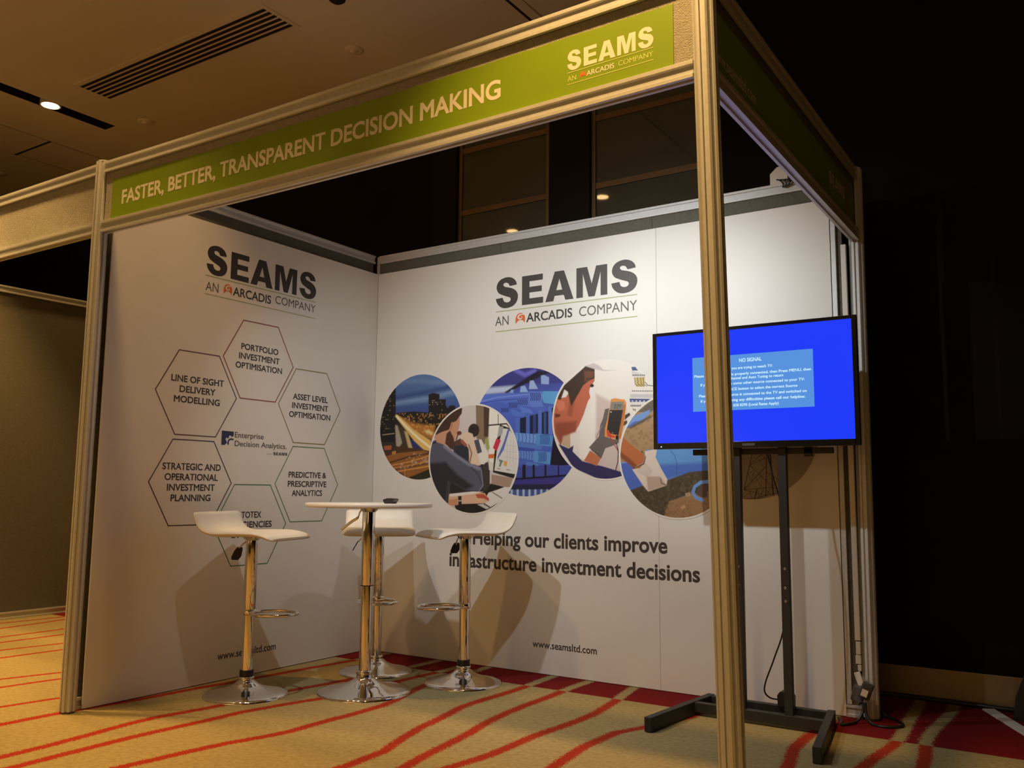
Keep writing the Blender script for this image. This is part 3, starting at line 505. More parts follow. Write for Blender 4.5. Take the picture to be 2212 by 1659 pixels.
PRINTS['tower'] = ((2.41, 1.265, 0.322), [
 ('g',[(1,(176,168,164)),(-1,(160,150,145))]),
 ('l',(52,32,26),0.0054,0.003,[(0.033,-0.301),(-0.111,-0.851)]),
 ('l',(52,32,26),0.006,0.003,[(0.243,-0.305),(0.215,-0.946)]),
 ('l',(52,32,26),0.0102,0.003,[(0.295,-0.306),(0.325,-0.928)]),
 ('l',(52,32,26),0.0042,0.003,[(-0.008,-0.501),(0.311,-0.809)]),
 ('l',(52,32,26),0.0048,0.003,[(-0.111,-0.851),(0.22,-0.523)]),
 ('l',(52,32,26),0.0042,0.003,[(-0.007,-0.481),(0.185,-0.316)]),
 ('l',(52,32,26),0.0036,0.003,[(0.091,-0.302),(0.224,-0.388),(-0.001,-0.487)]),
 ('l',(52,32,26),0.0042,0.003,[(-0.105,-0.86),(0.287,-0.82),(0.469,-0.848)]),
 ('l',(52,32,26),0.003,0.003,[(-0.105,-0.863),(0.065,-0.896),(0.209,-0.935)]),
 ('l',(52,32,26),0.003,0.003,[(-0.046,-0.625),(-0.001,-0.724)]),
 ('l',(52,32,26),0.003,0.003,[(0.037,-0.602),(0.01,-0.724)]),
 ('l',(52,32,26),0.0024,0.003,[(0.037,-0.602),(0.154,-0.821)]),
 ('l',(52,32,26),0.0024,0.003,[(0.158,-0.683),(0.149,-0.821)]),
 ('l',(52,32,26),0.0024,0.003,[(-0.028,-0.614),(0.05,-0.568)]),
 ('l',(52,32,26),0.003,0.003,[(-0.105,-0.857),(0.206,-0.615)]),
 ('l',(52,32,26),0.0024,0.003,[(0.118,-0.407),(0.185,-0.529)]),
 ('l',(52,32,26),0.0036,0.003,[(0.236,-0.592),(0.472,-0.752)]),
 ('l',(52,32,26),0.0042,0.003,[(0.476,-0.616),(0.322,-0.809)]),
 ('l',(52,32,26),0.003,0.003,[(0.233,-0.706),(0.314,-0.672)]),
 ('l',(52,32,26),0.0024,0.003,[(0.245,-0.683),(0.307,-0.535)]),
 ('l',(52,32,26),0.0024,0.003,[(0.387,-0.547),(0.394,-0.706)]),
 ('l',(52,32,26),0.0024,0.003,[(0.375,-0.536),(0.464,-0.638)]),
 ('l',(52,32,26),0.0072,0.003,[(0.084,-0.856),(0.045,-0.988)]),
 ('l',(52,32,26),0.0042,0.003,[(0.183,-0.849),(0.104,-0.987)]),
 ('l',(52,32,26),0.0036,0.003,[(-0.028,-0.868),(0.004,-0.988)]),
 ('l',(52,32,26),0.003,0.003,[(-0.126,-0.972),(-0.029,-0.891)]),
 ('l',(52,32,26),0.0036,0.003,[(0.287,-0.837),(0.233,-0.929)]),
 ('l',(52,32,26),0.0036,0.003,[(0.217,-0.861),(0.296,-0.928)]),
 ('l',(52,32,26),0.003,0.003,[(0.101,-0.861),(0.104,-0.987)]),
 ('l',(52,32,26),0.003,0.003,[(0.146,-0.93),(0.168,-0.969)]),
 ('l',(52,32,26),0.0042,0.003,[(-0.114,-0.993),(0.086,-0.976),(0.377,-0.899)])])

# ------------------------------------------------------------------ lettering
def union2d(verts, faces, eps=1e-6):
    """triangulated union of overlapping 2D polygons"""
    fs = []
    for f in faces:
        a = sum(verts[f[i]][0] * verts[f[(i + 1) % len(f)]][1] - verts[f[(i + 1) % len(f)]][0] * verts[f[i]][1] for i in range(len(f)))
        if abs(a) < 1e-12: continue
        fs.append(list(f) if a > 0 else list(f)[::-1])
    r = delaunay_2d_cdt([Vector(v) for v in verts], [], fs, 0, eps, True)
    nv, nf = r[0], r[2]
    if not nf: return [], []
    C = np.array([[sum(nv[i][0] for i in f) / len(f), sum(nv[i][1] for i in f) / len(f)] for f in nf])
    hit = np.zeros(len(C), bool)
    for f in fs:
        P = [verts[i] for i in f]; xs = [p[0] for p in P]; ys = [p[1] for p in P]
        k = np.nonzero((C[:, 0] > min(xs)) & (C[:, 0] < max(xs)) & (C[:, 1] > min(ys)) & (C[:, 1] < max(ys)) & ~hit)[0]
        if not len(k): continue
        q = np.zeros(len(k), bool); X, Y = C[k, 0], C[k, 1]; m = len(P)
        for i in range(m):
            (x0, y0), (x1, y1) = P[i], P[(i + 1) % m]
            if y0 != y1: q ^= ((y0 > Y) != (y1 > Y)) & (X < (x1 - x0) * (Y - y0) / (y1 - y0) + x0)
        hit[k] |= q
    keep = [f for f, h in zip(nf, hit) if h]
    return [(v[0], v[1]) for v in nv], [tuple(f) for f in keep]

def raw_text(s):
    c = bpy.data.curves.new('tmp_text', 'FONT'); c.body = s; c.size = 1.0; c.resolution_u = 4
    o = bpy.data.objects.new('tmp_text', c); COL.objects.link(o)
    dg = bpy.context.evaluated_depsgraph_get(); me = o.evaluated_get(dg).to_mesh()
    idx = {}; V = []; remap = []
    for v in me.vertices:
        k = (round(v.co.x, 5), round(v.co.y, 5))
        if k not in idx: idx[k] = len(V); V.append(k)
        remap.append(idx[k])
    F = []
    for p in me.polygons:
        f = []
        for i in p.vertices:
            if remap[i] not in f: f.append(remap[i])
        if len(f) > 2: F.append(f)
    o.to_mesh_clear(); bpy.data.objects.remove(o); bpy.data.curves.remove(c)
    return V, F
CAP_H = max(v[1] for v in raw_text('H')[0])

def bold_text(s, d):
    """outline-thickened lettering: each glyph island joined with a rim of width d"""
    V, F = raw_text(s)
    if d <= 0: return V, F
    par = list(range(len(V)))
    def find(i):
        while par[i] != i: par[i] = par[par[i]]; i = par[i]
        return i
    for f in F:
        for i in f[1:]: par[find(i)] = find(f[0])
    groups = {}
    for f in F: groups.setdefault(find(f[0]), []).append(f)
    OV, OF = [], []
    for fs in groups.values():
        ids = sorted({i for f in fs for i in f}); loc = {i: k for k, i in enumerate(ids)}
        v = [V[i] for i in ids]; ff = []
        for f in fs:
            f = [loc[i] for i in f]
            a = sum(v[f[i]][0] * v[f[(i + 1) % len(f)]][1] - v[f[(i + 1) % len(f)]][0] * v[f[i]][1] for i in range(len(f)))
            ff.append(f if a > 0 else f[::-1])
        ed = {}
        for f in ff:
            for i in range(len(f)): ed[(f[i], f[(i + 1) % len(f)])] = 1
        bd = [e for e in ed if (e[1], e[0]) not in ed]
        nrm = {}; inn = {}; outn = {}
        for a, b in bd:
            dx, dy = v[b][0] - v[a][0], v[b][1] - v[a][1]; L = math.hypot(dx, dy) or 1e-9
            n = (dy / L, -dx / L); outn[a] = n; inn[b] = n; nrm[(a, b)] = n
        mit = {}
        for i in set(inn) | set(outn):
            n1 = inn.get(i, outn.get(i)); n2 = outn.get(i, n1)
            c = 1 + n1[0] * n2[0] + n1[1] * n2[1]
            c = max(c, 0.45); mit[i] = ((n1[0] + n2[0]) / c * d, (n1[1] + n2[1]) / c * d)
        vv = list(v); qq = list(ff); k = {}
        for i, m in mit.items(): k[i] = len(vv); vv.append((v[i][0] + m[0], v[i][1] + m[1]))
        for a, b in bd: qq.append([a, k[a], k[b], b])
        uv, uf = union2d(vv, qq)
        o = len(OV); OV += uv; OF += [tuple(i + o for i in f) for f in uf]
    return OV, OF

class Sheet:
    """printing on a flat face: place(u, z, layer) -> world point"""
    def __init__(s, place): s.place = place
    def mesh(s, name, polys, mat_, parent, layer=1):
        mb = MB()
        for V, F in polys: mb.add([s.place(u, z, layer) for u, z in V], F)
        return mb.build(name, mat_, parent)
    def text(s, name, rows, mat_, parent, layer=1, d=0.0, hold=False):
        """rows: (string, u0, u1, baseline, cap height)"""
        out = []
        for r in rows:
            st, u0, u1, z0, ch = r
            V, F = bold_text(st, d * CAP_H)
            lo = min(v[0] for v in V); hi = max(v[0] for v in V); sz = ch / (CAP_H * (1 + 2 * d))
            if u1 is None: sx = sz
            else: sx = (u1 - u0) / (hi - lo)
            out.append(([(u0 + (v[0] - lo) * sx, z0 + (v[1] + d * CAP_H) * sz) for v in V], F))
        return s.mesh(name, out, mat_, parent, layer)
    def line(s, name, a, b, w, mat_, parent, layer=1):
        dx, dz = b[0] - a[0], b[1] - a[1]; L = math.hypot(dx, dz); nx, nz = -dz / L * w / 2, dx / L * w / 2
        return s.mesh(name, [([(a[0] + nx, a[1] + nz), (a[0] - nx, a[1] - nz), (b[0] - nx, b[1] - nz), (b[0] + nx, b[1] + nz)], [(0, 1, 2, 3)])], mat_, parent, layer)

def run(pts, n=5):
    return [(p.x, p.y) for p in spline([(a, b, 0) for a, b in pts], n)]
def s_px(p): return ((p[0] - 1745) / 417.0, (535.6 - 0.1275 * (p[0] - 1745) - p[1]) / 440.0)
_S = (run([s_px(p) for p in [(2105, 160), (2090, 110), (2050, 70), (1990, 48), (1910, 52), (1830, 85), (1780, 135), (1757, 200), (1765, 255), (1800, 300), (1860, 325), (1930, 345), (1985, 360), (2002, 390), (1985, 420), (1945, 437), (1900, 430), (1878, 405), (1865, 365)]])
      + run([s_px(p) for p in [(1745, 388), (1765, 450), (1810, 500), (1870, 525), (1950, 522), (2040, 490), (2100, 430), (2125, 360), (2120, 300), (2085, 250), (2030, 220), (1960, 205), (1900, 195), (1875, 170), (1885, 145), (1920, 133), (1960, 145), (1985, 185)]]))
HEAVY = {
 'S': (0.915, [_S]),
 'E': (0.845, [[(0, 0), (.845, 0), (.845, .205), (.30, .205), (.30, .405), (.79, .405), (.79, .60), (.30, .60), (.30, .795), (.83, .795), (.83, 1), (0, 1)]]),
 'A': (1.083, [[(0, 0), (.31, 0), (.365, .175), (.715, .175), (.77, 0), (1.083, 0), (.72, 1), (.545, 1), (.545, .72), (.655, .36), (.42, .36), (.545, .72), (.545, 1), (.365, 1)]]),
 'M': (1.131, [[(0, 0), (.24, 0), (.24, .78), (.45, 0), (.675, 0), (.89, .78), (.89, 0), (1.131, 0), (1.131, 1), (.73, 1), (.565, .43), (.40, 1), (0, 1)]]),
}
def heavy_word(u0, z0, cap, width):
    """the heavy SEAMS wordmark from left edge u0"""
    xs = [0.0, 1.077, 2.006, 3.196, 4.470]; k = width / (xs[-1] + 0.915); out = []
    for x, ch in zip(xs, 'SEAMS'):
        for poly in HEAVY[ch][1]:
            V, F = union2d(poly, [list(range(len(poly)))]) if ch != 'A' else a_glyph()
            out.append(([(u0 + (x + a) * k, z0 + b * cap) for a, b in V], F))
    return out
def a_glyph():
    V = [(0, 0), (.31, 0), (.365, .175), (.715, .175), (.77, 0), (1.083, 0), (.72, 1), (.365, 1), (.545, .74), (.655, .36), (.425, .36)]
    F = [(0, 1, 2, 10), (0, 10, 8, 7), (2, 3, 9, 10), (3, 4, 5, 9), (5, 6, 8, 9), (7, 8, 6)]
    return V, F
def dome_polys(u, z, w, h):
    top = run([(0, 0), (-.01, .42), (.10, .78), (.36, .98), (.66, .97), (.90, .78), (1.0, .45), (.96, .02)], 5)
    bot = run([(.88, .06), (.78, .22), (.5, .30), (.25, .22), (.06, 0)], 4)
    P = [(u + a * w, z + b * h) for a, b in top + bot]
    return [union2d(P, [list(range(len(P)))])]
def swirl_polys(u, z, w, h):
    c = run([(.98, .82), (.72, .84), (.42, .80), (.27, .62), (.36, .46), (.56, .42), (.68, .56), (.58, .66)], 6); n = len(c); out = []
    L, R_ = [], []
    for i in range(n):
        a, b = c[max(i - 1, 0)], c[min(i + 1, n - 1)]; dx, dy = b[0] - a[0], b[1] - a[1]; q = math.hypot(dx, dy) or 1
        t = 0.022 + 0.05 * math.sin(math.pi * min(1, i / (n - 1) * 1.05)) ** 1
        L.append((c[i][0] - dy / q * t, c[i][1] + dx / q * t)); R_.append((c[i][0] + dy / q * t, c[i][1] - dx / q * t))
    V = [(u + a * w, z + b * h) for a, b in L + R_]
    F = [(i, i + 1, n + i + 1, n + i) for i in range(n - 1)]
    return [union2d(V, F)]

# ------------------------------------------------------------------ printed round photographs (painted procedurally)
def lin(c): 
    c = np.asarray(c, float) / 255.0
    return np.where(c <= 0.04045, c / 12.92, ((c + 0.055) / 1.055) ** 2.4)
def paint(ops, n):
    a = np.linspace(-1, 1, n); X, Y = np.meshgrid(a, a); img = np.zeros((n, n, 3))
    def inside(P):
        r = np.zeros_like(X, bool); m = len(P)
        for i in range(m):
            (x0, y0), (x1, y1) = P[i], P[(i + 1) % m]
            if y0 == y1: continue
            c = (y0 > Y) != (y1 > Y); r ^= c & (X < (x1 - x0) * (Y - y0) / (y1 - y0) + x0)
        return r
    def segd(P, closed):
        d = np.full_like(X, 9.0); m = len(P)
        for i in range(m if closed else m - 1):
            (x0, y0), (x1, y1) = P[i], P[(i + 1) % m]; dx, dy = x1 - x0, y1 - y0; L = dx * dx + dy * dy or 1e-12
            t = np.clip(((X - x0) * dx + (Y - y0) * dy) / L, 0, 1); d = np.minimum(d, np.hypot(X - x0 - t * dx, Y - y0 - t * dy))
        return d
    def comp(c, al):
        img[:] = img * (1 - al[..., None]) + lin(c) * al[..., None]
    for o in ops:
        if o[0] == 'g':
            st = sorted(o[1]); ys = [s[0] for s in st]
            for k in range(3): img[..., k] = np.interp(Y, ys, [lin(s[1])[k] for s in st])
        elif o[0] == 'p':
            sd = segd(o[3], True); sd = np.where(inside(o[3]), sd, -sd); comp(o[1], np.clip(sd / max(o[2], 0.006) + 0.5, 0, 1))
        elif o[0] == 'l':
            d = segd(o[4], False); comp(o[1], np.clip((o[2] - d) / max(o[3], 0.006) + 0.5, 0, 1))
        elif o[0] == 'e':
            d = np.hypot((X - o[3][0]) / o[4][0], (Y - o[3][1]) / o[4][1]); comp(o[1], np.clip((1 - d) * min(o[4]) / max(o[2], 0.006) + 0.5, 0, 1))
        else:
            g = max(8, min(140, int(o[4])))
            c = RNG.random((g, g)); ix = np.clip(((X + 1) / 2 * g).astype(int), 0, g - 1); iy = np.clip(((Y + 1) / 2 * g).astype(int), 0, g - 1)
            v = c[iy, ix]; v2 = RNG.random((g, g))[iy, ix]
            if o[0] == 'w':
                mk = (v > 0.82) & (((X + 1) / 2 * g) % 1 < 0.7) & (((Y + 1) / 2 * g) % 1 < 0.5)
            else: mk = v > 0.72
            comp(o[1], np.where(inside(o[3]) & mk, o[2] * (0.35 + 0.65 * v2), 0))
    return img
PRINTMAT = bpy.data.materials.new('printed_photograph'); PRINTMAT.use_nodes = True
_nt = PRINTMAT.node_tree; _p = _nt.nodes['Principled BSDF']; _p.inputs['Roughness'].default_value = 0.42; _p.inputs['Specular IOR Level'].default_value = 0.4
_a = _nt.nodes.new('ShaderNodeVertexColor'); _a.layer_name = 'print'; _nt.links.new(_a.outputs['Color'], _p.inputs['Base Color'])
def round_print(name, sheet, key, parent, layer, n=300, border=True):
    (cx, cz, R), ops = PRINTS[key]; img = paint(ops, 420)
    a = np.linspace(-1, 1, n); A, B = np.meshgrid(a, a)               # concentric square-to-disc map
    big = np.abs(A) > np.abs(B)
    with np.errstate(divide='ignore', invalid='ignore'):
        r = np.where(big, A, B); ph = np.where(big, np.pi / 4 * np.nan_to_num(B / A), np.pi / 2 - np.pi / 4 * np.nan_to_num(A / B))
    U, V = (r * np.cos(ph)).ravel(), (r * np.sin(ph)).ravel()
    px = np.clip((U + 1) / 2 * 419, 0, 418.999); py = np.clip((V + 1) / 2 * 419, 0, 418.999); ix, iy = px.astype(int), py.astype(int); fx, fy = (px - ix)[:, None], (py - iy)[:, None]
    c = img[iy, ix] * (1 - fx) * (1 - fy) + img[iy, ix + 1] * fx * (1 - fy) + img[iy + 1, ix] * (1 - fx) * fy + img[iy + 1, ix + 1] * fx * fy
    verts = [sheet.place(cx + u * R, cz + v * R, layer) for u, v in zip(U, V)]
    k = np.arange(n * n).reshape(n, n); f = np.stack([k[:-1, :-1], k[:-1, 1:], k[1:, 1:], k[1:, :-1]], -1).reshape(-1, 4)
    me = bpy.data.meshes.new(name); me.from_pydata(verts, [], f.tolist()); me.update()
    at = me.color_attributes.new('print', 'FLOAT_COLOR', 'POINT'); at.data.foreach_set('color', np.hstack([c, np.ones((len(c), 1))]).astype(np.float32).ravel())
    me.materials.append(PRINTMAT); o = bpy.data.objects.new(name, me); COL.objects.link(o); o.parent = parent
    if border:
        m = 96; vs = [sheet.place(cx + q * math.cos(2 * math.pi * i / m), cz + q * math.sin(2 * math.pi * i / m), layer - 0.25) for q in (R - 0.001, R + 0.010) for i in range(m)]
        MB().add(vs, [(i, (i + 1) % m, m + (i + 1) % m, m + i) for i in range(m)]).build('white_rim', BOARD, o)
    return o

# ------------------------------------------------------------------ the hall: floor, ceiling, back wall
STR = {
 'A': [(.42, -4.4), (.42, -2.4), (.40, -2.14), (.38, -1.86), (.38, -1.71), (.41, -1.5), (.45, -1.08), (.5, -.68), (.55, -.28), (.55, .6)],
 'B': [(.57, -4.4), (.57, -2.43), (.56, -2.24), (.57, -1.99), (.58, -1.79), (.59, -1.48), (.69, -1.1), (.74, -.64), (.76, -.16), (.76, .6)],
 'C': [(.8, -4.4), (.87, -2.24), (.9, -2.08), (.93, -1.83), (1.0, -1.57), (1.02, -1.23), (1.01, -1.0), (.95, -.74), (.91, -.57), (.9, .6)],
 'D': [(1.3, -4.4), (1.45, -2.4), (1.5, -1.8), (1.5, -1.55), (1.39, -1.2), (1.33, -.83), (1.33, -.68), (1.33, -.29), (1.32, .6)],
 'E': [(1.9, -4.4), (1.8, -2.4), (1.69, -1.66), (1.64, -1.38), (1.58, -1.02), (1.54, -.61), (1.54, -.31), (1.54, .6)],
 'F': [(1.7, -4.4), (1.8, -2.0), (1.82, -1.57), (1.84, -1.4), (1.85, -1.1), (1.87, -.85), (1.87, -.59), (1.85, -.32), (1.79, -.03), (1.75, .6)],
 'G': [(2.3, -4.4), (2.16, -1.9), (2.11, -1.35), (2.09, -1.06), (2.09, -.81), (2.15, -.67), (2.25, -.4), (2.28, .6)],
 'H': [(2.95, -4.4), (2.86, -1.4), (2.80, -.89), (2.76, -.64), (2.76, -.41), (2.76, .6)],
 'I': [(2.9, -4.4), (2.98, -1.2), (3.04, -.64), (3.06, -.38), (3.06, -.22), (3.06, .03), (3.02, .6)],
 'J': [(3.4, -4.4), (3.28, -1.2), (3.21, -.6), (3.17, -.32), (3.16, -.21), (3.17, .08), (3.18, .6)],
 'K': [(-2.8, -4.4), (-2.84, -.75), (-2.81, -.29), (-2.8, .6)], 'L': [(-2.5, -4.4), (-2.6, -.87), (-2.67, -.37), (-2.7, .6)],
 'M': [(-2.2, -4.4), (-2.23, -1.06), (-2.25, -.61), (-2.26, .6)], 'N': [(-2.0, -4.4), (-2.02, -1.17), (-2.03, -.75), (-2.05, .6)],
 'O': [(-1.8, -4.4), (-1.75, -1.3), (-1.7, -.94), (-1.66, .6)], 'P': [(-1.5, -4.4), (-1.5, -1.43), (-1.49, -1.07), (-1.48, .6)],
 'Q': [(-1.0, -4.4), (-.93, -1.72), (-.84, -1.45), (-.7, .6)], 'R': [(-.8, -4.4), (-.74, -1.82), (-.69, -1.54), (-.5, .6)],
 'T': [(-.4, -4.4), (-.34, -2.02), (-.29, -1.77), (-.2, .6)],
 'U': [(-.08, -4.4), (-.04, -2.17), (-.02, -1.93), (.04, -1.37), (.08, -1.06), (.08, -.94), (.14, -.51), (.16, -.31), (.18, .6)],
 'V': [(3.9, -4.4), (3.8, .6)], 'W': [(4.4, -4.4), (4.5, .6)], 'X': [(-3.4, -4.4), (-3.5, .6)], 'Y': [(-4.0, -4.4), (-3.9, .6)]}
def make_floor():
    x0, x1, y0, y1, st = -4.6, 5.0, -4.4, 0.62, 0.0175
    nx, ny = int((x1 - x0) / st) + 1, int((y1 - y0) / st) + 1
    xs, ys = np.linspace(x0, x1, nx), np.linspace(y0, y1, ny); X, Y = np.meshgrid(xs, ys)
    S = np.zeros_like(X)
    for k, P in STR.items():
        px = np.interp(Y, [p[1] for p in P], [p[0] for p in P]); hw = 0.026 if k not in 'KLMNOPQRT' else 0.018
        px = px + 0.006 * np.sin(Y * 9 + ord(k)); S = np.maximum(S, np.clip(1 - np.abs(X - px) / (2 * hw), 0, 1))
    B = np.clip((Y + 0.283) / st + 0.5, 0, 1)
    verts = np.stack([X.ravel(), Y.ravel(), np.zeros(X.size)], -1)
    k = np.arange(nx * ny).reshape(ny, nx); f = np.stack([k[:-1, :-1], k[:-1, 1:], k[1:, 1:], k[1:, :-1]], -1).reshape(-1, 4).tolist()
    n0 = len(verts); ext = [(-7, -9, 0), (7, -9, 0), (7, y0, 0), (-7, y0, 0), (-7, y1, 0), (x0, y0, 0), (x0, y1, 0), (x1, y0, 0), (7, y1, 0), (x1, y1, 0)]
    verts = verts.tolist() + [list(e) for e in ext]; f += [[n0 + 0, n0 + 1, n0 + 2, n0 + 3], [n0 + 3, n0 + 5, n0 + 6, n0 + 4], [n0 + 7, n0 + 2, n0 + 8, n0 + 9]]
    me = bpy.data.meshes.new('floor'); me.from_pydata(verts, [], f); me.update()
    a = me.attributes.new('stripe', 'FLOAT', 'POINT'); a.data.foreach_set('value', np.concatenate([S.ravel(), np.zeros(len(ext))]).astype(np.float32))
    a = me.attributes.new('band', 'FLOAT', 'POINT'); a.data.foreach_set('value', np.concatenate([B.ravel(), np.zeros(len(ext))]).astype(np.float32))
    m = bpy.data.materials.new('striped_carpet'); m.use_nodes = True; nt = m.node_tree; p = nt.nodes['Principled BSDF']; p.inputs['Roughness'].default_value = 0.95; p.inputs['Specular IOR Level'].default_value = 0.1
    L = nt.links.new; N = nt.nodes.new
    tc = N('ShaderNodeTexCoord')
    def noise(sc, det):
        n = N('ShaderNodeTexNoise'); n.inputs['Scale'].default_value = sc; n.inputs['Detail'].default_value = det; L(tc.outputs['Object'], n.inputs['Vector']); return n.outputs['Fac']
    def attr(nm):
        n = N('ShaderNodeAttribute'); n.attribute_name = nm; return n.outputs['Fac']
    def math_(op, a, b):
        n = N('ShaderNodeMath'); n.operation = op
        for i, q in enumerate((a, b)):
            if isinstance(q, (int, float)): n.inputs[i].default_value = q
            else: L(q, n.inputs[i])
        return n.outputs[0]
    def mix(fac, c1, c2):
        n = N('ShaderNodeMix'); n.data_type = 'RGBA'
        if isinstance(fac, (int, float)): n.inputs['Factor'].default_value = fac
        else: L(fac, n.inputs['Factor'])
        for q, s in ((c1, 'A'), (c2, 'B')):
            sk = [i for i in n.inputs if i.name == s and i.type == 'RGBA'][0]
            if isinstance(q, tuple): sk.default_value = (*q, 1)
            else: L(q, sk)
        return [o for o in n.outputs if o.type == 'RGBA'][0]
    def sharp(v, c, w):
        n = N('ShaderNodeMapRange'); n.interpolation_type = 'SMOOTHSTEP'; L(v, n.inputs['Value'])
        n.inputs['From Min'].default_value = c - w; n.inputs['From Max'].default_value = c + w; return n.outputs['Result']
    fine, mid_, big = noise(120, 4), noise(45, 3), noise(2.2, 3)
    v = math_('ADD', attr('stripe'), math_('MULTIPLY', math_('SUBTRACT', fine, 0.5), 1.3)); v = math_('ADD', v, math_('MULTIPLY', math_('SUBTRACT', mid_, 0.5), 0.35))
    mask = sharp(v, 0.52, 0.10)
    b2 = math_('ADD', attr('band'), math_('MULTIPLY', math_('SUBTRACT', fine, 0.5), 0.9)); bmask = sharp(b2, 0.5, 0.15)
    beige = mix(sharp(math_('ADD', mid_, math_('MULTIPLY', math_('SUBTRACT', fine, 0.5), 0.6)), 0.45, 0.25), (0.26, 0.21, 0.098), (0.35, 0.29, 0.15))
    beige = mix(math_('MULTIPLY', sharp(big, 0.55, 0.2), 0.25), beige, (0.25, 0.21, 0.095))
    fleck = sharp(math_('ADD', fine, math_('MULTIPLY', attr('stripe'), 0.06)), 0.72, 0.05); beige = mix(math_('MULTIPLY', fleck, 0.35), beige, (0.16, 0.10, 0.05))
    stripe = mix(mid_, (0.33, 0.040, 0.014), (0.27, 0.022, 0.012))
    red = mix(sharp(fine, 0.6, 0.15), (0.155, 0.008, 0.010), (0.20, 0.018, 0.016))
    main = mix(mask, beige, stripe); band = mix(mask, red, mix(0.5, beige, (0.30, 0.24, 0.12)))
    L(mix(bmask, main, band), p.inputs['Base Color'])
    bp = N('ShaderNodeBump'); bp.inputs['Strength'].default_value = 0.5; bp.inputs['Distance'].default_value = 0.004; L(fine, bp.inputs['Height']); L(bp.outputs['Normal'], p.inputs['Normal'])
    me.materials.append(m); o = bpy.data.objects.new('floor', me); COL.objects.link(o); tag(o, kind='structure')
make_floor()

TR = (-2.860, -2.722, -4.2, -0.20)      # long recessed slot in the ceiling: x0 x1 y0 y1
def make_ceiling():
    mb = MB(); xs = [-7, TR[0], TR[1], 7]; ys = [-9, TR[2], TR[3], 0.66]
    for i in range(3):
        for j in range(3):
            if i == 1 and j == 1: continue
            mb.add([(xs[i], ys[j], CEIL), (xs[i], ys[j + 1], CEIL), (xs[i + 1], ys[j + 1], CEIL), (xs[i + 1], ys[j], CEIL)], [(0, 1, 2, 3)])
    tag(mb.build('ceiling', PLASTER), kind='structure')
make_ceiling()
WY = 0.58
wb = MB(); wb.box(-7, 7, WY, WY + 0.08, 0, CEIL + 0.05)
for x in (-5.2, -3.4, -1.6, 2.6, 3.55, 4.5, 5.5): wb.box(x, x + 0.006, WY - 0.0015, WY, 0.15, CEIL)
tag(wb.build('wall_back', WOOD), kind='structure')
tag(MB().box(-7.08, -7, -9, WY, 0, CEIL).build('wall_left', WOOD), kind='structure')
tag(MB().box(7, 7.08, -9, WY, 0, CEIL).build('wall_right', WOOD), kind='structure')
sk = MB().box(-7, 7, WY - 0.016, WY, 0.006, 0.150); sk.box(-7, 7, WY - 0.019, WY, 0.142, 0.150)
tag(sk.build('baseboard_back', BRASS), kind='structure')
for i, (a, b) in enumerate([(0.005, 0.222), (0.962, 1.26), (-4.511, -4.15)]):
    tag(MB().box(a, b, WY - 0.06, WY + 0.001, 0.0, CEIL).build('trim_%d' % (i + 1), BLACKW, bevel=0.004), kind='structure')
for i, (a, b) in enumerate([(0.222, 0.962), (1.26, 2.02)]):
    w = MB().box(a, b, WY - 0.022, WY, 0.15, CEIL).build('window_%d' % (i + 1), GLASS); tag(w, kind='structure')
    fr = MB()
    fr.box(a, a + 0.028, WY - 0.034, WY, 0.15, CEIL); fr.box(b - 0.034, b, WY - 0.034, WY, 0.15, CEIL)
    for z in (0.95, 1.55, 2.20, 2.868, 3.31): fr.box(a + 0.028, b - 0.034, WY - 0.032, WY, z - 0.019, z + 0.019)
    fr.build('window_frame', BRONZE, w, bevel=0.002)

# ceiling fittings
t = empty('slot_downlight', ((TR[0] + TR[1]) / 2, -0.70, CEIL), 'long dark recessed ceiling slot holding one glowing round downlight', 'ceiling light')
tr = MB(); h = 0.10; x0, x1, y0, y1 = TR[0] + 2.791, TR[1] + 2.791, TR[2] + 0.70, TR[3] + 0.70
tr.add([(x0, y0, 0), (x1, y0, 0), (x1, y1, 0), (x0, y1, 0), (x0, y0, h), (x1, y0, h), (x1, y1, h), (x0, y1, h)], [(4, 5, 6, 7), (0, 4, 7, 3), (1, 2, 6, 5), (0, 1, 5, 4), (3, 7, 6, 2)])
tr.build('recess', DARKVOID, t)
LENS = mat('glowing_lens', (1, 0.95, 0.85), 0.4, emit=((1.0, 0.80, 0.50), 9.0))
MB().lathe([(0.074, -0.002), (0.074, 0.05)], 40).build('lamp_housing', PLASTER, t)
MB().lathe([(0.0001, -0.006), (0.05, -0.006), (0.062, -0.003)], 40, cap=False).build('lens', LENS, t)
LENS2 = mat('warm_glowing_lens', (1, 0.9, 0.7), 0.4, emit=((1.0, 0.62, 0.26), 26.0))
for (x, y, lab) in [(-0.156, -2.311, 'round recessed ceiling downlight mirrored in the right hand smoked glass panel'), (-1.555, -2.812, 'round recessed ceiling downlight mirrored in the left hand smoked glass panel')]:
    t = empty('recessed_downlight', (x, y, CEIL), lab, 'ceiling light', 'round ceiling downlights')
    MB().lathe([(0.062, -0.002), (0.082, -0.008), (0.092, -0.001)], 40, cap=False).build('trim_ring', WHITEP, t)
    MB().lathe([(0.0001, -0.004), (0.062, -0.004)], 40, cap=False).build('lens', LENS2, t)
t = empty('air_vent', (-1.29, -0.65, CEIL), 'long slotted air conditioning vent in the beige ceiling', 'vent')
vx, vy = 0.985, 0.128
MB().box(-vx - 0.03, vx + 0.03, -vy - 0.03, vy + 0.03, -0.006, 0.0).build('vent_frame', PLASTER, t)
for i in range(6):
    y = -vy + (i + 0.5) * 2 * vy / 6
    MB().box(-vx, vx, y - 0.0125, y + 0.0125, -0.0075, -0.0055).build('slot', DARKVOID, t)
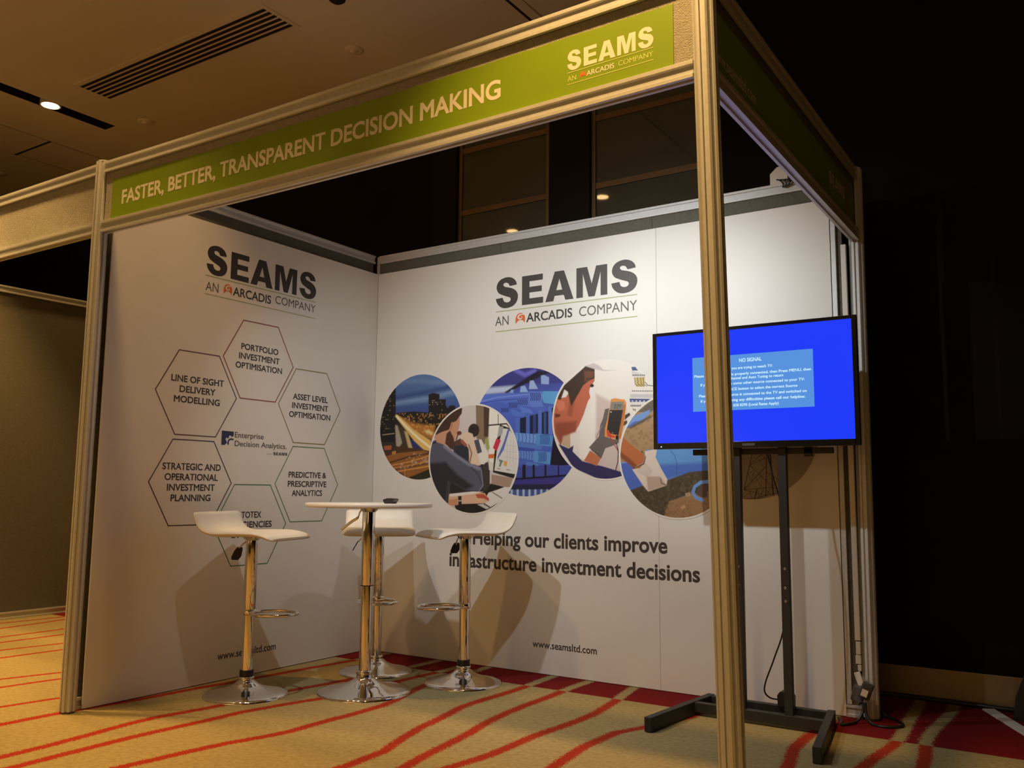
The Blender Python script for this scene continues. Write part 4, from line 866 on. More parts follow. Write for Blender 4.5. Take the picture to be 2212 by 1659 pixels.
for x, y, lab in [(-0.195, -0.088, 'small round ceiling detector to the right of the slotted vent'), (-2.432, -0.119, 'small round ceiling detector right of the glowing downlight slot'), (-4.66, -0.137, 'small round ceiling detector at the far left edge')]:
    t = empty('ceiling_detector', (x, y, CEIL), lab, 'detector', 'round ceiling detectors')
    MB().lathe([(0.062, 0), (0.062, -0.006), (0.052, -0.010), (0.0001, -0.010)], 32, cap=False).build('cover', PLASTER, t)
    MB().lathe([(0.028, -0.0098), (0.026, -0.016), (0.0001, -0.017)], 24, cap=False).build('sensor', PLASTER, t)
t = empty('ceiling_hatch', (-3.77, -0.05, CEIL), 'rectangular access panel outlined by a dark gap, ceiling above the left stand', 'hatch')
hb = MB()
for a in [(-4.03, -4.015, -0.31, 0.55), (-3.49, -3.475, -1.6, 0.55), (-4.06, -3.45, -0.315, -0.295)]: hb.box(a[0] + 3.77, a[1] + 3.77, a[2] + 0.05, a[3] + 0.05, -0.0025, 0)
hb.build('shadow_gap', DARKVOID, t)
hb2 = MB()
for a in [(-3.475, -3.44, -1.6, 0.55), (-4.015, -3.98, -0.295, 0.55)]: hb2.box(a[0] + 3.77, a[1] + 3.77, a[2] + 0.05, a[3] + 0.05, -0.006, 0)
hb2.build('edge_bead', PLASTER, t, bevel=0.002)
t = empty('ceiling_joint', (1.01, -0.3, CEIL), 'dark straight joint in the ceiling above the fascia', 'ceiling joint')
MB().box(-0.015, 0.010, -1.6, 0.86, -0.003, 0).build('gap', DARKVOID, t); MB().box(0.010, 0.075, -1.6, 0.86, -0.010, 0).build('bead', PLASTER, t, bevel=0.004)
tag(MB().lathe([(0.05, CEIL), (0.05, CEIL - 0.025), (0.03, CEIL - 0.04), (0.0001, CEIL - 0.04)], 24, 0.17, -0.62, cap=False).build('ceiling_speaker', DARKVOID), 'small dark round ceiling fitting at the top edge right of the vent', 'ceiling fitting')

# ------------------------------------------------------------------ exhibition stand: posts, rails, fascia boards, partitions
def octagon(R, slot=0.010, dep=0.007):
    P = []
    for k in range(8):
        a0, a1 = math.radians(22.5 + 45 * k), math.radians(67.5 + 45 * k)
        p, q = Vector((R * math.cos(a0), R * math.sin(a0))), Vector((R * math.cos(a1), R * math.sin(a1))); m = (p + q) / 2; d = (q - p).normalized(); inn = -m.normalized()
        P += [p, m - d * slot / 2, m - d * slot / 2 + inn * dep, m + d * slot / 2 + inn * dep, m + d * slot / 2]
    return [(v.x, v.y) for v in P]
def post(x, y, xt, yt, label, rot=0.0, h=2.48):
    t = empty('stand_post', (x, y, 0), label, 'post', 'octagonal aluminium stand posts')
    c, s = math.cos(rot), math.sin(rot); prof = [(a * c - b * s, a * s + b * c) for a, b in octagon(0.0345)]
    mb = MB().prism(prof, lambda a, b, z: (a + (xt - x) * z / h, b + (yt - y) * z / h, z), [0.008, h]); mb.build('profile', ALU, t, bevel=0.0008)
    MB().lathe([(0.03, 0), (0.03, 0.008)], 24).build('foot', GREYP, t)
    MB().lathe([(0.027, h), (0.027, h + 0.006)], 24, xt - x, yt - y).build('end_cap', ALU, t)
    return t
YF = -1.905
post(-0.006, YF, -0.006, YF, 'grooved aluminium corner post at the left end of the green fascia')
post(2.973, YF, 2.927, YF, 'tall grooved aluminium post nearest the camera, in front of the screen')
post(2.912, 0.023, 2.927, 0.023, 'aluminium post at the back right end of the stand, behind the screen')

def rail_profile(w=0.040, h=0.052, g=0.007):
    a, b = w / 2, h / 2; e = 0.012
    return [(-a, -b), (-a + e, -b), (-a + e, -b + g), (a - e, -b + g), (a - e, -b), (a, -b), (a, -b + e), (a - g, -b + e + .002), (a - g, b - e - .002), (a, b - e), (a, b), (a - e, b), (a - e, b - g), (-a + e, b - g), (-a + e, b), (-a, b), (-a, b - e), (-a + g, b - e - .002), (-a + g, -b + e + .002), (-a, -b + e)]
def rail(name, p0, p1, parent, zc, sag=0.0, n=1, w=0.040, h=0.052):
    """horizontal grooved rail; positions relative to parent"""
    p0, p1 = Vector(p0), Vector(p1); d = (p1 - p0).normalized(); s = Vector((d.y, -d.x, 0))
    def pl(a, b, t):
        q = p0 + (p1 - p0) * t + s * a; return (q.x, q.y, zc + b - sag * 4 * t * (1 - t))
    return MB().prism(rail_profile(w, h), pl, [i / n for i in range(n + 1)]).build(name, ALU, parent, bevel=0.0006)
SAG = 0.011
XL, XR = 0.028, 2.900
def sagf(x): 
    t = (x - XL) / (XR - XL); return -SAG * 4 * t * (1 - t)
fa = empty('fascia_board', (0, YF, 0), 'long green fascia sign across the front of the stand, cream slogan', 'fascia sign', 'fascia signs')
rail('top_rail', (XL, 0, 0), (XR, 0, 0), fa, 2.447, SAG, 16)
rail('bottom_rail', (XL, 0, 0), (XR, 0, 0), fa, 2.163, SAG, 16)
def strip(x0, x1, ya, yb, z0, z1, n=16, wob=0.0):
    mb = MB()
    for i in range(n):
        a, b = x0 + (x1 - x0) * i / n, x0 + (x1 - x0) * (i + 1) / n
        vs = [(x, y, z + sagf(x) + (wob * (math.sin(x * 31) + 0.6 * math.sin(x * 57 + 1)) if z == z1 else 0)) for z in (z0, z1) for y in (ya, yb) for x in (a, b)]
        fs = [(0, 2, 3, 1), (4, 5, 7, 6), (0, 1, 5, 4), (2, 6, 7, 3)] + ([(0, 4, 6, 2)] if i == 0 else []) + ([(1, 3, 7, 5)] if i == n - 1 else [])
        mb.add(vs, fs)
    return mb
strip(XL, XR, -0.004, 0.006, 2.186, 2.424).build('infill_panel', NYLON2, fa)
ba = strip(0.083, 2.838, -0.0065, -0.004, 2.187, 2.384, 60, 0.0012).build('green_banner', GREEN, fa)
fs_ = Sheet(lambda u, z, l: (u, -0.0065 - 0.0005 * l, z + sagf(u)))
fs_.text('slogan_lettering', [('FASTER, BETTER, TRANSPARENT DECISION MAKING', 0.162, 2.236, 2.251, 0.066)], CREAM, ba, d=0.040)
fs_.mesh('wordmark_lettering', heavy_word(2.486, 2.2735, 0.0605, 0.290), CREAM, ba)
fs_.line('rule_line', (2.486, 2.2665), (2.776, 2.2675), 0.0022, PALEGREEN, ba); fs_.line('rule_line', (2.486, 2.2285), (2.776, 2.2295), 0.0022, PALEGREEN, ba)
fs_.text('tagline_lettering', [('AN', 2.487, 2.517, 2.2385, 0.016)], PALEGREEN, ba); fs_.text('tagline_lettering', [('COMPANY', 2.662, 2.775, 2.2405, 0.016)], PALEGREEN, ba)
fs_.text('tagline_lettering', [('ARCADIS', 2.553, 2.648, 2.2395, 0.0165)], CREAM, ba, d=0.02)
fs_.mesh('orange_emblem', dome_polys(2.531, 2.240, 0.0195, 0.0175), ORANGE, ba)

fr_ = empty('fascia_board', (2.927, 0.023, 0), 'green fascia sign along the right side of the stand, mostly in shadow', 'fascia sign', 'fascia signs')
Y0, Y1 = YF + 0.034 - 0.023, -0.034
rail('top_rail', (0, Y0, 0), (0, Y1, 0), fr_, 2.447); rail('bottom_rail', (0, Y0, 0), (0, Y1, 0), fr_, 2.155)
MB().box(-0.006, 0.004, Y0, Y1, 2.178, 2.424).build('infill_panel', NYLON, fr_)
gb = MB().box(0.004, 0.0065, Y0 + 0.004, Y1 - 0.045, 2.180, 2.375).build('green_banner', GREEN, fr_)
rs_ = Sheet(lambda u, z, l: (0.0065 + 0.0005 * l, u - 0.023, z))
rs_.text('web_address_lettering', [('www.seamsltd.com', -1.858, -1.46, 2.222, 0.042)], CREAM, gb, d=0.012)
rs_.mesh('wordmark_lettering', heavy_word(-0.50, 2.262, 0.052, 0.27), CREAM, gb)
rs_.line('rule_line', (-0.50, 2.254), (-0.23, 2.254), 0.0022, PALEGREEN, gb); rs_.line('rule_line', (-0.50, 2.222), (-0.23, 2.222), 0.0022, PALEGREEN, gb)
rs_.text('tagline_lettering', [('AN', -0.50, -0.472, 2.231, 0.015)], PALEGREEN, gb); rs_.text('tagline_lettering', [('ARCADIS', -0.44, -0.35, 2.231, 0.015)], PALEGREEN, gb); rs_.text('tagline_lettering', [('COMPANY', -0.335, -0.23, 2.231, 0.015)], PALEGREEN, gb)

nf = empty('fascia_board', (-3.02, YF, 0), 'blank beige fascia board of the neighbouring stand, left edge', 'fascia sign', 'fascia signs')
rail('top_rail', (0.03, 0, 0), (2.98, 0, 0), nf, 2.447); rail('bottom_rail', (0.03, 0, 0), (2.98, 0, 0), nf, 2.163)
MB().box(0.03, 2.98, -0.004, 0.006, 2.186, 2.424).build('infill_panel', NYLON2, nf)

# left partition (shared with the neighbour) and back partition
pl = empty('partition_wall', (-0.034, -0.94, 0), 'grey partition behind the left white printed wall, aluminium rail on top', 'partition', 'stand partitions')
MB().box(-0.005, 0.005, -0.915, 0.92, 0.03, 2.424).build('panel', NYLON, pl)
rail('top_rail', (0, -0.925, 0), (0, 0.925, 0), pl, 2.447); rail('base_rail', (0, -0.925, 0), (0, 0.925, 0), pl, 0.027)
pb = empty('partition_wall', (1.44, 0.023, 0), 'grey partition behind the back white printed wall, aluminium rail on top', 'partition', 'stand partitions')
bp_ = MB().box(-1.44, -0.502, -0.006, 0.006, 0.03, 2.424); bp_.box(-0.500, 0.462, -0.006, 0.006, 0.03, 2.424); bp_.box(0.464, 1.42, -0.006, 0.006, 0.03, 2.424)
bp_.build('panel', NYLON, pb)
rail('top_rail', (-1.44, 0, 0), (1.435, 0, 0), pb, 2.447); rail('base_rail', (-1.44, 0, 0), (1.435, 0, 0), pb, 0.027)
MB().box(-1.464, -1.442, -0.012, 0.012, 0.0, 2.472).build('corner_stile', ALU, pb, bevel=0.002)
MB().box(1.374, 1.396, -0.022, -0.007, 0.055, 2.40).build('end_stile', ALU, pb, bevel=0.002)
np_ = empty('partition_wall', (-3.02, -0.95, 0), 'beige side partition of the neighbouring stand, seen left of the corner post', 'partition', 'stand partitions')
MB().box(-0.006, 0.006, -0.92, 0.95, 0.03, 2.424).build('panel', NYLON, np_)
rail('top_rail', (0, -0.92, 0), (0, 0.95, 0), np_, 2.455); rail('base_rail', (0, -0.92, 0), (0, 0.95, 0), np_, 0.027)

# ------------------------------------------------------------------ printed wall graphics
TOP = 2.352
gl = empty('printed_wall', (0, -0.92, 0), 'left white printed wall with six outlined hexagons around a small logo', 'printed wall', 'white printed walls')
MB().box(-0.008, 0, -0.9215, 0.9192, 0.004, TOP).build('board', BOARD, gl)
ls = Sheet(lambda u, z, l: (0.0006 * l, u + 0.92, z))
ls.mesh('wordmark_lettering', heavy_word(-1.316, 2.082, 0.147, 0.776), INK, gl)
ls.line('rule_line', (-1.317, 2.0685), (-0.542, 2.0685), 0.0042, RULE, gl); ls.line('rule_line', (-1.317, 1.971), (-0.542, 1.971), 0.0042, RULE, gl)
ls.text('tagline_lettering', [('AN', -1.314, -1.234, 1.9895, 0.047)], INKTHIN, gl); ls.text('tagline_lettering', [('COMPANY', -0.847, -0.541, 2.006, 0.047 * 0.95)], INKTHIN, gl)
ls.text('tagline_lettering', [('ARCADIS', -1.140, -0.878, 1.995, 0.047)], INK, gl, d=0.025)
ls.mesh('orange_emblem', dome_polys(-1.200, 1.995, 0.054, 0.053), ORANGE, gl); ls.mesh('emblem_swirl', swirl_polys(-1.200, 1.995, 0.054, 0.053), BOARD, gl, 2)
HEX = [(-0.939, 1.663, (0.24, 0.035, 0.022), ['PORTFOLIO', 'INVESTMENT', 'OPTIMISATION'], (0.259, 0.283, 0.323), 0.017),
       (-1.328, 1.447, (0.09, 0.025, 0.026), ['LINE OF SIGHT', 'DELIVERY', 'MODELLING'], (0.318, 0.217, 0.276), 0.017),
       (-0.551, 1.446, (0.24, 0.20, 0.05), ['ASSET LEVEL', 'INVESTMENT', 'OPTIMISATION'], (0.275, 0.283, 0.323), 0.0),
       (-1.336, 1.001, (0.05, 0.03, 0.045), ['STRATEGIC AND', 'OPERATIONAL', 'INVESTMENT', 'PLANNING'], (0.345, 0.315, 0.283, 0.235), 0.0),
       (-0.552, 1.002, (0.10, 0.22, 0.06), ['PREDICTIVE &', 'PRESCRIPTIVE', 'ANALYTICS'], (0.292, 0.300, 0.235), 0.0),
       (-0.949, 0.783, (0.06, 0.20, 0.09), ['TOTEX', 'EFFICIENCIES', 'OPTIMISER'], (0.135, 0.285, 0.27), 0.0)]
for i, (cy, cz, col, words, ws, dz) in enumerate(HEX):
    m = mat('hexagon_ink_%s' % words[0].lower().split()[0], col, 0.5)
    V = [(cy + r * math.cos(math.pi / 3 * k), cz + r * math.sin(math.pi / 3 * k)) for r in (0.2405, 0.2465) for k in range(6)]
    ls.mesh('hexagon_outline', [(V, [(k, (k + 1) % 6, 6 + (k + 1) % 6, 6 + k) for k in range(6)])], m, gl)
    n = len(words); rows = []
    for k, (wd, ww) in enumerate(zip(words, ws)):
        z = cz + ((n - 1) / 2 - k) * 0.0515 - 0.016 + dz
        rows.append((wd, cy - ww / 2, cy + ww / 2, z, 0.0335))
    ls.text('hexagon_lettering', rows, INK, gl, d=0.036)
NAVY = mat('navy_ink', (0.022, 0.035, 0.10), 0.5)
ls.mesh('navy_square_logo', [([(-1.168, 1.198), (-1.145, 1.198), (-1.140, 1.206), (-1.131, 1.206), (-1.137, 1.222), (-1.143, 1.228), (-1.137, 1.238), (-1.128, 1.233), (-1.121, 1.238), (-1.121, 1.248), (-1.108, 1.249), (-1.103, 1.241), (-1.091, 1.249), (-1.091, 1.271), (-1.168, 1.272)], [tuple(range(15))])], NAVY, gl)
arc = [(-1.104 + r * math.cos(a), 1.211 + r * 0.95 * math.sin(a)) for r in (0.0165, 0.0255) for a in np.linspace(math.radians(55), math.radians(212), 14)]
ls.mesh('navy_gear_logo', [(arc, [(k, k + 1, 14 + k + 1, 14 + k) for k in range(13)])], NAVY, gl)
ls.text('centre_lettering', [('Enterprise', -1.084, -0.889, 1.241, 0.029), ('Decision Analytics.', -1.082, -0.722, 1.1955, 0.029)], INKTHIN, gl, d=0.018)
ls.mesh('centre_lettering', heavy_word(-0.816, 1.158, 0.0165, 0.102), INK, gl)
ls.text('centre_lettering', [('from', -0.862, -0.826, 1.158, 0.013)], mat('pale_grey_ink', (0.42, 0.40, 0.38), 0.5), gl)
ls.text('web_address_lettering', [('www.seamsltd.com', -1.128, -0.742, 0.106, 0.038)], INK, gl, d=0.02)

gbk = empty('printed_wall', (1.405, 0, 0), 'back white printed wall with overlapping round photographs and slogan', 'printed wall', 'white printed walls')
MB().box(-1.404, 0.5255, 0, 0.008, 0.004, TOP).build('board', BOARD, gbk); MB().box(0.527, 1.4055, 0, 0.008, 0.004, TOP).build('board', BOARD, gbk)
bs = Sheet(lambda u, z, l: (u - 1.405, -0.0006 * l, z))
bs.mesh('wordmark_lettering', heavy_word(0.919, 2.030, 0.1685, 0.905), INK2, gbk)
bs.line('rule_line', (0.919, 2.0095), (1.822, 2.0095), 0.0046, RULE, gbk); bs.line('rule_line', (0.919, 1.892), (1.822, 1.892), 0.0046, RULE, gbk)
bs.text('tagline_lettering', [('AN', 0.917, 1.010, 1.9265, 0.053)], INKTHIN, gbk); bs.text('tagline_lettering', [('COMPANY', 1.473, 1.821, 1.9265, 0.053)], INKTHIN, gbk)
bs.text('tagline_lettering', [('ARCADIS', 1.130, 1.430, 1.928, 0.052)], INK, gbk, d=0.025)
bs.mesh('orange_emblem', dome_polys(1.058, 1.928, 0.064, 0.058), ORANGE, gbk); bs.mesh('emblem_swirl', swirl_polys(1.058, 1.928, 0.064, 0.058), BOARD, gbk, 2)
bs.text('slogan_lettering', [('Helping our clients improve', 0.779, 1.976, 0.668, 0.082), ('infrastructure investment decisions', 0.612, 2.145, 0.537, 0.082)], INK2, gbk, d=0.038)
bs.text('web_address_lettering', [('www.seamsltd.com', 1.185, 1.577, 0.137, 0.038)], INK, gbk, d=0.02)
round_print('round_city_photograph', bs, 'city', gbk, 1, border=False)
round_print('round_cable_photograph', bs, 'cable', gbk, 1, 330, border=False)
round_print('round_office_photograph', bs, 'office', gbk, 2)
round_print('round_meter_photograph', bs, 'meter', gbk, 2)
round_print('round_pipe_photograph', bs, 'pipe', gbk, 3)
round_print('round_pylon_photograph', bs, 'tower', gbk, 2, 220, border=False)

# ------------------------------------------------------------------ bar table and stools
def trumpet(R, neck, zn):
    return [(R, 0.0), (R, 0.005), (R - 0.006, 0.011), (R * 0.86, 0.017), (R * 0.70, 0.024), (R * 0.52, 0.033), (R * 0.38, 0.043), (R * 0.28, 0.054), (neck + 0.013, 0.066), (neck + 0.006, zn - 0.008), (neck + 0.004, zn)]
def stool(loc, ang, label, collar):
    t = empty('bar_stool', (loc[0], loc[1], 0), label, 'bar stool', 'white bar stools around the round table', ang)
    MB().lathe(trumpet(0.197, 0.030, 0.074), 64).build('base', CHROME, t)
    MB().lathe([(0.034, 0.074), (0.037, 0.077), (0.037, 0.085), (0.033, 0.088)], 40).build('neck_ring', CHROME, t)
    if collar: MB().lathe([(0.0315, 0.086), (0.0325, 0.088), (0.0325, 0.116), (0.0315, 0.118)], 40).build('black_collar', BLACKP, t)
    MB().lathe([(0.0265, 0.086), (0.0265, 0.400)], 40).build('lower_column', CHROME, t)
    MB().lathe([(0.0285, 0.374), (0.0298, 0.376), (0.0298, 0.735)], 40).build('upper_column', CHROME, t)
    MB().lathe([(0.030, 0.725), (0.050, 0.742), (0.085, 0.7455), (0.085, 0.7475)], 40).build('seat_mount', CHROME, t)
    ring = [(0.030 + 0.105 - 0.112 * math.cos(a), 0.100 * math.sin(a), 0.386) for a in np.linspace(0, 2 * math.pi, 48, endpoint=False)]
    fr = MB().tube(ring, 0.0085, 10, closed=True); fr.lathe([(0.0302, 0.374), (0.0335, 0.377), (0.0335, 0.397), (0.0302, 0.400)], 32); fr.build('footrest', CHROME, t)
    # S shaped seat: stations along the length, cross-sections with soft edges
    cl = spline([(0.212, 0, 0.7360), (0.175, 0, 0.7500), (0.11, 0, 0.7600), (0.0, 0, 0.7590), (-0.09, 0, 0.7570), (-0.145, 0, 0.7680), (-0.180, 0, 0.7960), (-0.198, 0, 0.8330), (-0.205, 0, 0.8580)], 5)
    m = len(cl); nw = 15; vs = []
    for i, c in enumerate(cl):
        d = (cl[min(i + 1, m - 1)] - cl[max(i - 1, 0)]).normalized(); nrm = Vector((d.z, 0, -d.x))
        if nrm.z < 0: nrm = -nrm
        e = min(i, m - 1 - i) / 3.0; half = 0.188 - 0.016 * max(0, 1 - e) ** 2; th = 0.0135 * math.sqrt(min(1, 0.25 + e * 0.75))
        sag = 0.010 * math.sin(math.pi * i / (m - 1))
        rng = [(math.cos(a), math.sin(a)) for a in np.linspace(0, 2 * math.pi, 2 * nw, endpoint=False)]
        for ca, sa in rng:
            w = half * math.copysign(abs(ca) ** 0.35, ca); h = th * math.copysign(abs(sa) ** 0.6, sa)
            p = c + Vector((0, w, 0)) + nrm * (h + sag * 0.6 * ((w / half) ** 2 - 0.5)); vs.append(p)
    q = 2 * nw; fs = [(i * q + k, i * q + (k + 1) % q, (i + 1) * q + (k + 1) % q, (i + 1) * q + k) for i in range(m - 1) for k in range(q)]
    mb = MB().add(vs, fs, True); mb.add(vs[:q], [tuple(range(q - 1, -1, -1))], True); mb.add(vs[-q:], [tuple(range(q))], True)
    seat = mb.build('seat', LEATHER, t)
    pip = [Vector(vs[i * q + 0]) for i in range(m)]; pip2 = [Vector(vs[i * q + nw]) for i in range(m)]
    edge = MB().tube(pip + pip2[::-1], 0.0028, 6, closed=True); edge.build('seat_piping', LEATHER, seat)
    lv = MB().tube(spline([(0.02, -0.02, 0.738), (0.015, -0.060, 0.728), (0.008, -0.100, 0.706), (0.004, -0.115, 0.690)], 5), 0.0042, 8).build('height_lever', CHROME, t)
    hp = [(0.0, 0.0), (0.014, 0.0), (0.020, -0.014), (0.024, -0.040), (0.018, -0.052), (-0.018, -0.052), (-0.024, -0.040), (-0.020, -0.014), (-0.014, 0.0)]
    MB().prism(hp[1:], lambda a, b, s: (0.004 + a, -0.113 + b * 0.55 + s * 0.5, 0.696 + b + s * 0.3), [-0.009, 0.009]).build('paddle', BLACKP, lv, bevel=0.004)
    return t
stool((0.355, -1.240), math.atan2(0.29, 0.957), 'white leatherette bar stool left of the round table, nearest the camera', True)
stool((0.485, -0.471), math.atan2(-0.75, 0.66), 'white leatherette bar stool in the corner, partly hidden behind the table column', False)
stool((1.035, -0.425), math.atan2(-0.85, -0.52), 'white leatherette bar stool right of the round table, in front of the slogan', True)

tb = empty('bar_table', (0.763, -0.865, 0), 'tall round white bar table on a chrome column', 'table')
MB().lathe(trumpet(0.226, 0.033, 0.084), 72).build('base', CHROME, tb)
MB().lathe([(0.036, 0.084), (0.041, 0.088), (0.041, 0.100), (0.034, 0.104)], 40).build('neck_ring', CHROME, tb)
MB().lathe([(0.0285, 0.100), (0.0285, 0.515)], 40).build('lower_column', CHROME, tb)
MB().lathe([(0.0312, 0.507), (0.0318, 0.509), (0.0318, 0.880)], 40).build('upper_column', CHROME, tb)
MB().lathe([(0.0305, 0.505), (0.0324, 0.5055), (0.0324, 0.509), (0.0305, 0.5095)], 40).build('column_gasket', BLACKP, tb)
MB().lathe([(0.031, 0.862), (0.050, 0.880), (0.10, 0.884), (0.10, 0.8862)], 40).build('top_mount', CHROME, tb)
MB().lathe([(0.3085, 0.8865), (0.3115, 0.889), (0.3115, 0.9045), (0.3095, 0.907)], 96).build('tabletop', mat('white_laminate', (0.80, 0.78, 0.74), 0.28, noise=(6, 0.02)), tb)
cx, cy = -0.837, -0.547
MB().tube(spline([(cx * 0.03, cy * 0.03, 0.882), (cx * 0.045, cy * 0.045, 0.862), (cx * 0.055, cy * 0.055, 0.835), (cx * 0.085, cy * 0.085, 0.815), (cx * 0.135, cy * 0.135, 0.775)], 6), [0.004] * 12 + [0.0065] * 13, 8).build('height_lever', CHROME, tb)
rc = empty('remote_control', (0.885, -0.845, 0.9072), 'small black remote control lying on the round white table', 'remote control', rotz=0.55)
MB().prism([(-0.024, 0.010), (-0.018, 0.0), (0.016, 0.0), (0.026, 0.013), (0.027, 0.021), (0.012, 0.024), (-0.020, 0.022), (-0.026, 0.016)], lambda a, b, t: (a, t, b), [-0.075, 0.075]).build('body', BLACKP, rc, bevel=0.003)
bt = MB()
for i in range(5):
    for j in range(3): bt.box(-0.014 + j * 0.010, -0.008 + j * 0.010, -0.06 + i * 0.022, -0.048 + i * 0.022, 0.0225, 0.0252)
bt.build('button', GREYP, rc)

# ------------------------------------------------------------------ television on its floor stand
TY = -0.40
tv = empty('television', (2.541, TY, 1.44), 'flat television showing a bright blue no signal screen behind the near post', 'television')
x0, x1, z0, z1 = -0.4555, 0.4565, -0.271, 0.271
bez = MB().box(x0, x1, 0.006, 0.040, z0, z1)
bx0, bx1, bz0, bz1 = -0.4365, 0.4365, -0.243, 0.256
fr = MB()
fr.box(x0, bx0, 0, 0.012, z0, z1); fr.box(bx1, x1, 0, 0.012, z0, z1); fr.box(bx0, bx1, 0, 0.012, z0, bz0); fr.box(bx0, bx1, 0, 0.012, bz1, z1)
MB().box(x0 + 0.002, x1 - 0.002, 0.012, 0.030, z0 + 0.002, z1 - 0.002).build('back_shell', BLACKG, tv, bevel=0.003)
MB().box(-0.26, 0.26, 0.030, 0.060, -0.22, 0.16).build('rear_bulge', BLACKP, tv, bevel=0.01)
fr.build('bezel', BLACKG, tv, bevel=0.002)
def glow(name, col, st):
    return mat(name, (0.003, 0.003, 0.004), 0.10, emit=(col, st))
scr = MB().box(bx0, bx1, 0.004, 0.0118, bz0, bz1).build('screen', glow('blue_screen', (0.012, 0.045, 1.0), 0.95), tv)
ss = Sheet(lambda u, z, l: (u - 2.541, 0.004 - 0.0004 * l, z - 1.44))
ss.mesh('message_box', [([(2.280, 1.336), (2.818, 1.336), (2.818, 1.582), (2.280, 1.582)], [(0, 1, 2, 3)])], glow('pale_blue_box', (0.10, 0.30, 0.76), 0.95), scr)
LT = glow('screen_lettering', (0.62, 0.90, 1.0), 1.0)
def ctr(s, z, w, h=0.0118): return (s, 2.5485 - w / 2, 2.5485 + w / 2, z, h)
ss.text('screen_message', [ctr('NO SIGNAL', 1.5475, 0.100, 0.0165), ctr('If you are trying to watch TV:', 1.517, 0.194),
  ctr('Please check the aerial is properly connected, then Press MENU, then', 1.4905, 0.520), ctr('select Channel and Auto Tuning to return', 1.472, 0.285),
  ctr('If you wish to watch some other source connected to your TV:', 1.4495, 0.463), ctr('Press the SOURCE button to select the correct Source', 1.424, 0.402),
  ctr('Please ensure the Source is connected to the TV and switched on', 1.3995, 0.478), ctr('If you are experiencing any difficulties please call our helpline:', 1.3755, 0.463), ctr('0345 658 8290 (Local Rates Apply)', 1.352, 0.240)], LT, scr, 2, d=0.035)
MB().box(-0.4185, -0.4145, -0.0012, 0.0, -0.2615, -0.2580).build('standby_light', mat('blue_indicator', (0.1, 0.3, 1), 0.4, emit=((0.15, 0.55, 1.0), 6.0)), tv)
MB().box(-0.035, 0.02, -0.0012, 0.0, -0.262, -0.252).build('name_badge', GREYP, tv)

sd = empty('television_stand', (2.55, -0.35, 0), 'black steel floor stand with two uprights carrying the television', 'television stand')
def P(x, y, z): return (x - 2.55, y + 0.35, z)
for a, b in [((2.200, -0.742), (2.258, -0.170)), ((2.884, -0.782), (2.790, -0.170))]:
    MB().bar(P(a[0], a[1], 0.031), P(b[0], b[1], 0.031), 0.032, 0.058).build('foot', BLACKM, sd, bevel=0.002)
MB().bar(P(2.248, -0.352, 0.036), P(2.806, -0.352, 0.036), 0.032, 0.042).build('crossbar', BLACKM, sd, bevel=0.002)
MB().bar(P(2.270, -0.195, 0.036), P(2.782, -0.195, 0.036), 0.032, 0.042).build('crossbar', BLACKM, sd, bevel=0.002)
for x in (2.461, 2.663):
    u = MB().bar(P(x, -0.345, 0.050), P(x, -0.345, 1.30), 0.028, 0.036, (1, 0, 0)).build('upright', BLACKM, sd, bevel=0.002)
    for z in (0.655, 0.575, 0.520):
        b = MB().lathe([(0.0001, 0.0), (0.0035, 0.0), (0.005, 0.0012), (0.006, 0.0)], 14, cap=False)
        b.warp(lambda a, c, d: (x - 2.55 + a, -0.345 + 0.35 - 0.0142 - d, z + c)).build('bolt', mat('steel_bolt', (0.3, 0.3, 0.3), 0.35, 0.8), u)
br = MB().box(-0.298, 0.322, 0.012, 0.034, 1.142, 1.168); br.build('bracket_bar', BLACKM, sd, bevel=0.002)
for x in (-0.20, 0.22): MB().box(x - 0.018, x + 0.018, 0.012, 0.024, 1.13, 1.62).build('hanging_arm', BLACKM, sd, bevel=0.001)
MB().lathe([(0.009, 0.0), (0.009, 0.02)], 16, 2.775 - 2.55, -0.352 + 0.35).build('levelling_screw', BLACKM, sd)

ad = empty('power_adapter', (2.610, -0.205, 0.0572), 'black power adapter block resting on the stand base beside the right upright', 'power adapter')
MB().prism([(-0.032, 0), (0.032, 0), (0.034, 0.045), (0.022, 0.062), (-0.022, 0.062), (-0.034, 0.045)], lambda a, b, t: (a, t, b), [-0.022, 0.022]).build('housing', BLACKP, ad, bevel=0.003)
pc = MB().tube(spline([(2.591, -0.335, 1.165), (2.612, -0.318, 1.04), (2.641, -0.300, 0.90), (2.655, -0.295, 0.65), (2.633, -0.290, 0.41), (2.585, -0.280, 0.27), (2.540, -0.262, 0.165), (2.528, -0.245, 0.115), (2.545, -0.225, 0.088), (2.578, -0.21, 0.082)], 6), 0.0035, 8)
tag(pc.build('power_cable', BLACKP), 'thin black cable looping down from the television to the adapter', 'cable', 'black power cables')

# ------------------------------------------------------------------ sockets and cables at the back right post
tk = empty('cable_trunking', (2.873, -0.008, 0), 'white vertical cable trunking beside the back right post', 'trunking')
MB().box(-0.0115, 0.0115, -0.010, 0.010, 0.335, 2.12).build('channel', WHITEP, tk, bevel=0.002)
MB().box(-0.009, 0.011, -0.010, 0.010, 0.275, 0.331).build('connector', WHITEP, tk, bevel=0.003); MB().box(-0.0115, 0.0115, -0.012, 0.010, 0.235, 0.272).build('connector', WHITEP, tk, bevel=0.002); MB().box(-0.004, 0.0115, -0.010, 0.010, 0.205, 0.232).build('connector', WHITEP, tk, bevel=0.002)
so = empty('socket_box', (2.893, -0.055, 0), 'grey double plug and socket box hanging at the foot of the back right post', 'socket')
MB().bar((-0.026, 0, 0.085), (-0.006, 0, 0.150), 0.05, 0.036, (0, 1, 0)).build('socket_body', GREYP, so, bevel=0.006)
